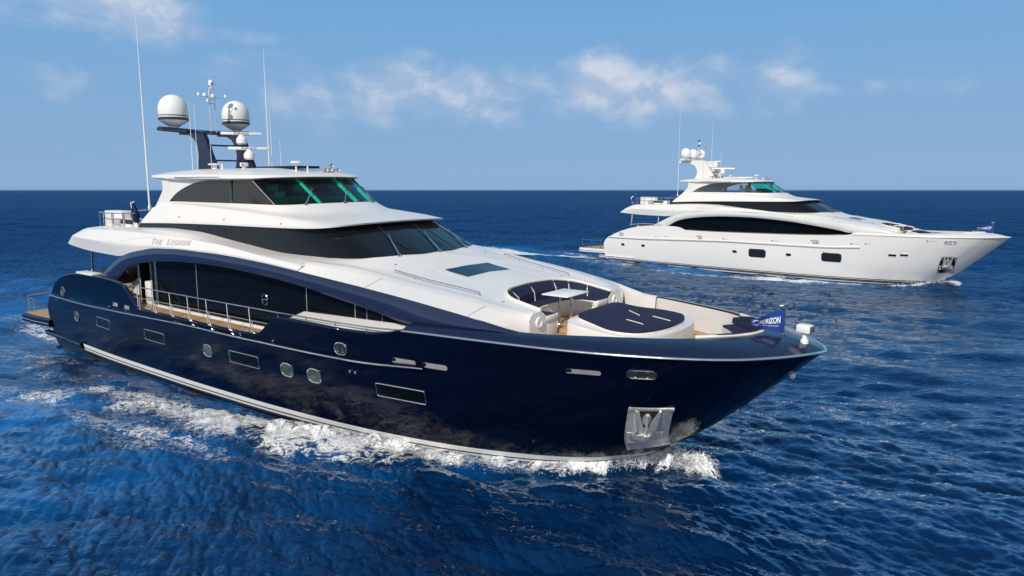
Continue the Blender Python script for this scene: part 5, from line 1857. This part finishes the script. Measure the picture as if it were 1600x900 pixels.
    r2 = t.math('SUBTRACT', 1.0, t.math('ABSOLUTE', t.math('MULTIPLY', t.math('SUBTRACT', f2, .5), 4.4)))
    lace = t.math('ADD', t.math('MULTIPLY', r1, .55), t.math('MULTIPLY', r2, .45))
    f0 = t.noise(pos, .55, 4.0, .6, .5)
    msk = t.math('MULTIPLY', af.outputs['Fac'], t.ramp(f0, .30, .66, .80, 1.10))
    v = t.math('SUBTRACT', lace, t.math('MULTIPLY', t.math('SUBTRACT', 1.0, msk), 1.05))
    fm = t.ramp(v, .45, .72)
    fm = t.math('MULTIPLY', fm, t.ramp(af.outputs['Fac'], .05, .22))
    wh = t.add('ShaderNodeBsdfPrincipled')
    wh.inputs['Base Color'].default_value = (.84, .86, .87, 1)
    wh.inputs['Roughness'].default_value = .75
    bn2 = t.add('ShaderNodeBump')
    bn2.inputs['Distance'].default_value = .14
    t.l.new(f2, bn2.inputs['Height'])
    t.l.new(bn2.outputs[0], wh.inputs['Normal'])
    mx = t.add('ShaderNodeMixShader')
    t.put(mx.inputs[0], t.math('MULTIPLY', fm, .93))
    t.l.new(b.outputs[0], mx.inputs[1])
    t.l.new(wh.outputs[0], mx.inputs[2])
    t.l.new(mx.outputs[0], out.inputs[0])
    me.materials.append(m)


make_sea()

# ------------------------------------------------------------------ spray thrown up by the bows


def spray(P, n, scale, label, fn):
    bm = bmesh.new()
    bmesh.ops.create_icosphere(bm, subdivisions=1, radius=1.0)
    V = np.array([v.co[:] for v in bm.verts])
    bm.verts.index_update()
    F = np.array([[v.index for v in f.verts] for f in bm.faces])
    bm.free()
    pts, rad = [], []
    while len(pts) < n:
        x, d, z, r = fn()
        y = float(hully(x, -.3)) + d
        s = -1 if rng.random() < .6 else 1
        pts.append(world_of(P, (x, s * y, z - WL)))
        rad.append(r * scale)
    pts = np.array([p[:] for p in pts])
    rad = np.array(rad)
    defm = 1 + rng.normal(0, .25, (n, len(V), 1))
    co = pts[:, None, :] + V[None] * defm * rad[:, None, None]
    fs = F[None] + (np.arange(n) * len(V))[:, None, None]
    me = bpy.data.meshes.new('bow_spray')
    me.from_pydata(co.reshape(-1, 3).tolist(), [], fs.reshape(-1, 3).tolist())
    for p in me.polygons:
        p.use_smooth = True
    me.materials.append(M['froth'])
    o = bpy.data.objects.new('bow_spray', me)
    COL.objects.link(o)
    tag(o, label, 'spray', 'spray at the bows', 'stuff')


M['froth'] = mat('froth', (.80, .82, .83), .6, spec=.3)


def near_fn():
    if rng.random() < .62:
        x = .55 - abs(rng.normal(0, 1.2))
        d = abs(rng.normal(.25, .30))
        z = .12 + abs(rng.normal(0, .20)) * math.exp(-((x + .6) / 1.5) ** 2)
        return x, d, z, rng.uniform(.003, .011)
    x = -rng.uniform(1, 15)
    dc = np.interp(x, [-18, -14, -11, -8, -5, -2], [1.7, 1.5, 1.35, .85, .45, .32])
    d = dc + rng.normal(0, .28)
    am = np.interp(x, [-18, -13, -9, -5, -2], [.17, .28, .25, .17, .30])
    return x, d, am * .8 + abs(rng.normal(0, .09)), rng.uniform(.004, .011)


def far_fn():
    x = .4 - abs(rng.normal(0, 1.6))
    return x, abs(rng.normal(.2, .25)), .1 + abs(rng.normal(0, .15)), rng.uniform(.015, .045)


def froth(P, side, label):
    # broken crest of the bow wave: a thin, torn layer of bubbles riding on the water beside the hull
    nx, nd = 900, 90
    X = np.linspace(1.15, -19, nx)[:, None] + np.zeros((1, nd))
    T = np.linspace(-1, 1, nd)[None, :] + np.zeros((nx, 1))
    dc = np.interp(X, [-24, -18, -14, -11, -8, -5, -2, .3, 1.1], [2.4, 1.7, 1.5, 1.35, .85, .50, .48, .40, .15])
    wd = np.interp(X, [-24, -18, -11, -7, -3, -1, 1.1], [1.6, 1.5, 1.25, .80, .66, .80, .70])
    D = dc + T * wd
    Yl = side * (hully(X, np.full_like(X, -.68)) + np.maximum(D, -.05))
    th = R(P['th'])
    x = (P['ox'] + X * math.cos(th) + Yl * math.sin(th)).ravel()
    y = (P['oy'] - X * math.sin(th) + Yl * math.cos(th)).ravel()
    z, ox, oy, fo, ae, un = waves(x, y, np.full_like(x, .08), np.hypot(x, y))
    n_a = samp(FR, x, y)[0]
    n_b = samp(FR, x * 2.7 + 3, y * 2.7 - 5)[0]
    n_c = samp(FR, x * .33 + 1, y * .33 - 2)[0]
    env = np.clip(1 - np.abs(T.ravel()) ** 2, 0, 1)
    br = np.interp(X.ravel(), [-19, -16, -11, -6, -4, -1.5, .5, 1.15], [0, .5, .95, .80, .78, 1.15, 1.1, .25])
    hgt = env * br * (.03 + np.interp(X.ravel(), [-19, -5, -2.2, -1.0, .5, 1.1], [.05, .045, .07, .18, .19, .04]) * np.clip(.75 + .42 * n_a + .22 * n_b, 0, 2.0))
    cover = env ** .7 * br * np.clip(.78 + .22 * n_c, .2, 1.3)
    co = np.stack([x + ox + n_b * .03 * env, y + oy + n_a * .03 * env, z + hgt + .004], 1)
    idx = np.arange(nx * nd).reshape(nx, nd)
    q = np.stack([idx[:-1, :-1], idx[1:, :-1], idx[1:, 1:], idx[:-1, 1:]], -1).reshape(-1, 4)
    me = bpy.data.meshes.new('bow_wave')
    me.from_pydata(co.tolist(), [], q.tolist())
    me.polygons.foreach_set('use_smooth', np.ones(len(q), bool))
    at = me.attributes.new('foam', 'FLOAT', 'POINT')
    at.data.foreach_set('value', cover.astype(np.float32))
    me.materials.append(M['lace'])
    o = bpy.data.objects.new('bow_wave', me)
    COL.objects.link(o)
    tag(o, label, 'bow wave', None, 'stuff')


def lace_mat():
    m = bpy.data.materials.new('breaking_foam')
    m.use_nodes = True
    t = NT(m.node_tree)
    b = m.node_tree.nodes['Principled BSDF']
    b.inputs['Base Color'].default_value = (.86, .88, .89, 1)
    b.inputs['Roughness'].default_value = .7
    geo = t.add('ShaderNodeNewGeometry')
    af = t.add('ShaderNodeAttribute', attribute_name='foam')
    f1 = t.noise(geo.outputs['Position'], 3.0, 7.0, .66, 1.2)
    f2 = t.noise(geo.outputs['Position'], 13.0, 5.0, .66, 1.0)
    r1 = t.math('SUBTRACT', 1.0, t.math('ABSOLUTE', t.math('MULTIPLY', t.math('SUBTRACT', f1, .5), 4.2)))
    r2 = t.math('SUBTRACT', 1.0, t.math('ABSOLUTE', t.math('MULTIPLY', t.math('SUBTRACT', f2, .5), 4.2)))
    lace = t.math('ADD', t.math('MULTIPLY', r1, .55), t.math('MULTIPLY', r2, .45))
    v = t.math('SUBTRACT', lace, t.math('MULTIPLY', t.math('SUBTRACT', 1.0, af.outputs['Fac']), 1.0))
    t.put(b.inputs['Alpha'], t.ramp(v, .36, .62))
    bn = t.add('ShaderNodeBump')
    bn.inputs['Distance'].default_value = .02
    t.l.new(f2, bn.inputs['Height'])
    t.l.new(bn.outputs[0], b.inputs['Normal'])
    b.inputs['Subsurface Weight'].default_value = .6
    b.inputs['Subsurface Radius'].default_value = (.08, .09, .10)
    return m


M['lace'] = lace_mat()
FR = fft_field(512, 7.3, .09, .9, 1.0, 0.0, 0.0, 21, 2.2)
froth(P1, -1, 'white breaking bow wave along the near side of the navy yacht')
froth(P1, 1, 'white breaking bow wave on the far side of the navy yacht')
spray(P1, 7000, 1.0, 'white froth and droplets along the bow wave of the navy yacht', near_fn)
spray(P2, 500, 1.0, 'white froth at the bow of the white yacht', far_fn)

# ------------------------------------------------------------------ marine air: far water pales towards the horizon
hzm = bpy.data.materials.new('marine_air')
hzm.use_nodes = True
for nd in list(hzm.node_tree.nodes):
    if nd.type == 'BSDF_PRINCIPLED':
        hzm.node_tree.nodes.remove(nd)
hv = hzm.node_tree.nodes.new('ShaderNodeVolumePrincipled')
hv.inputs['Color'].default_value = (.30, .62, 1.0, 1)
hv.inputs['Density'].default_value = .000022
hv.inputs['Anisotropy'].default_value = .0
hzm.node_tree.links.new(hv.outputs[0], hzm.node_tree.nodes['Material Output'].inputs['Volume'])
hb = MB().box((0, 0, 10.0), (98000, 98000, 26.0)).build('haze', hzm)
tag(hb, 'thin pale marine air over the open sea', 'haze', kind='stuff')
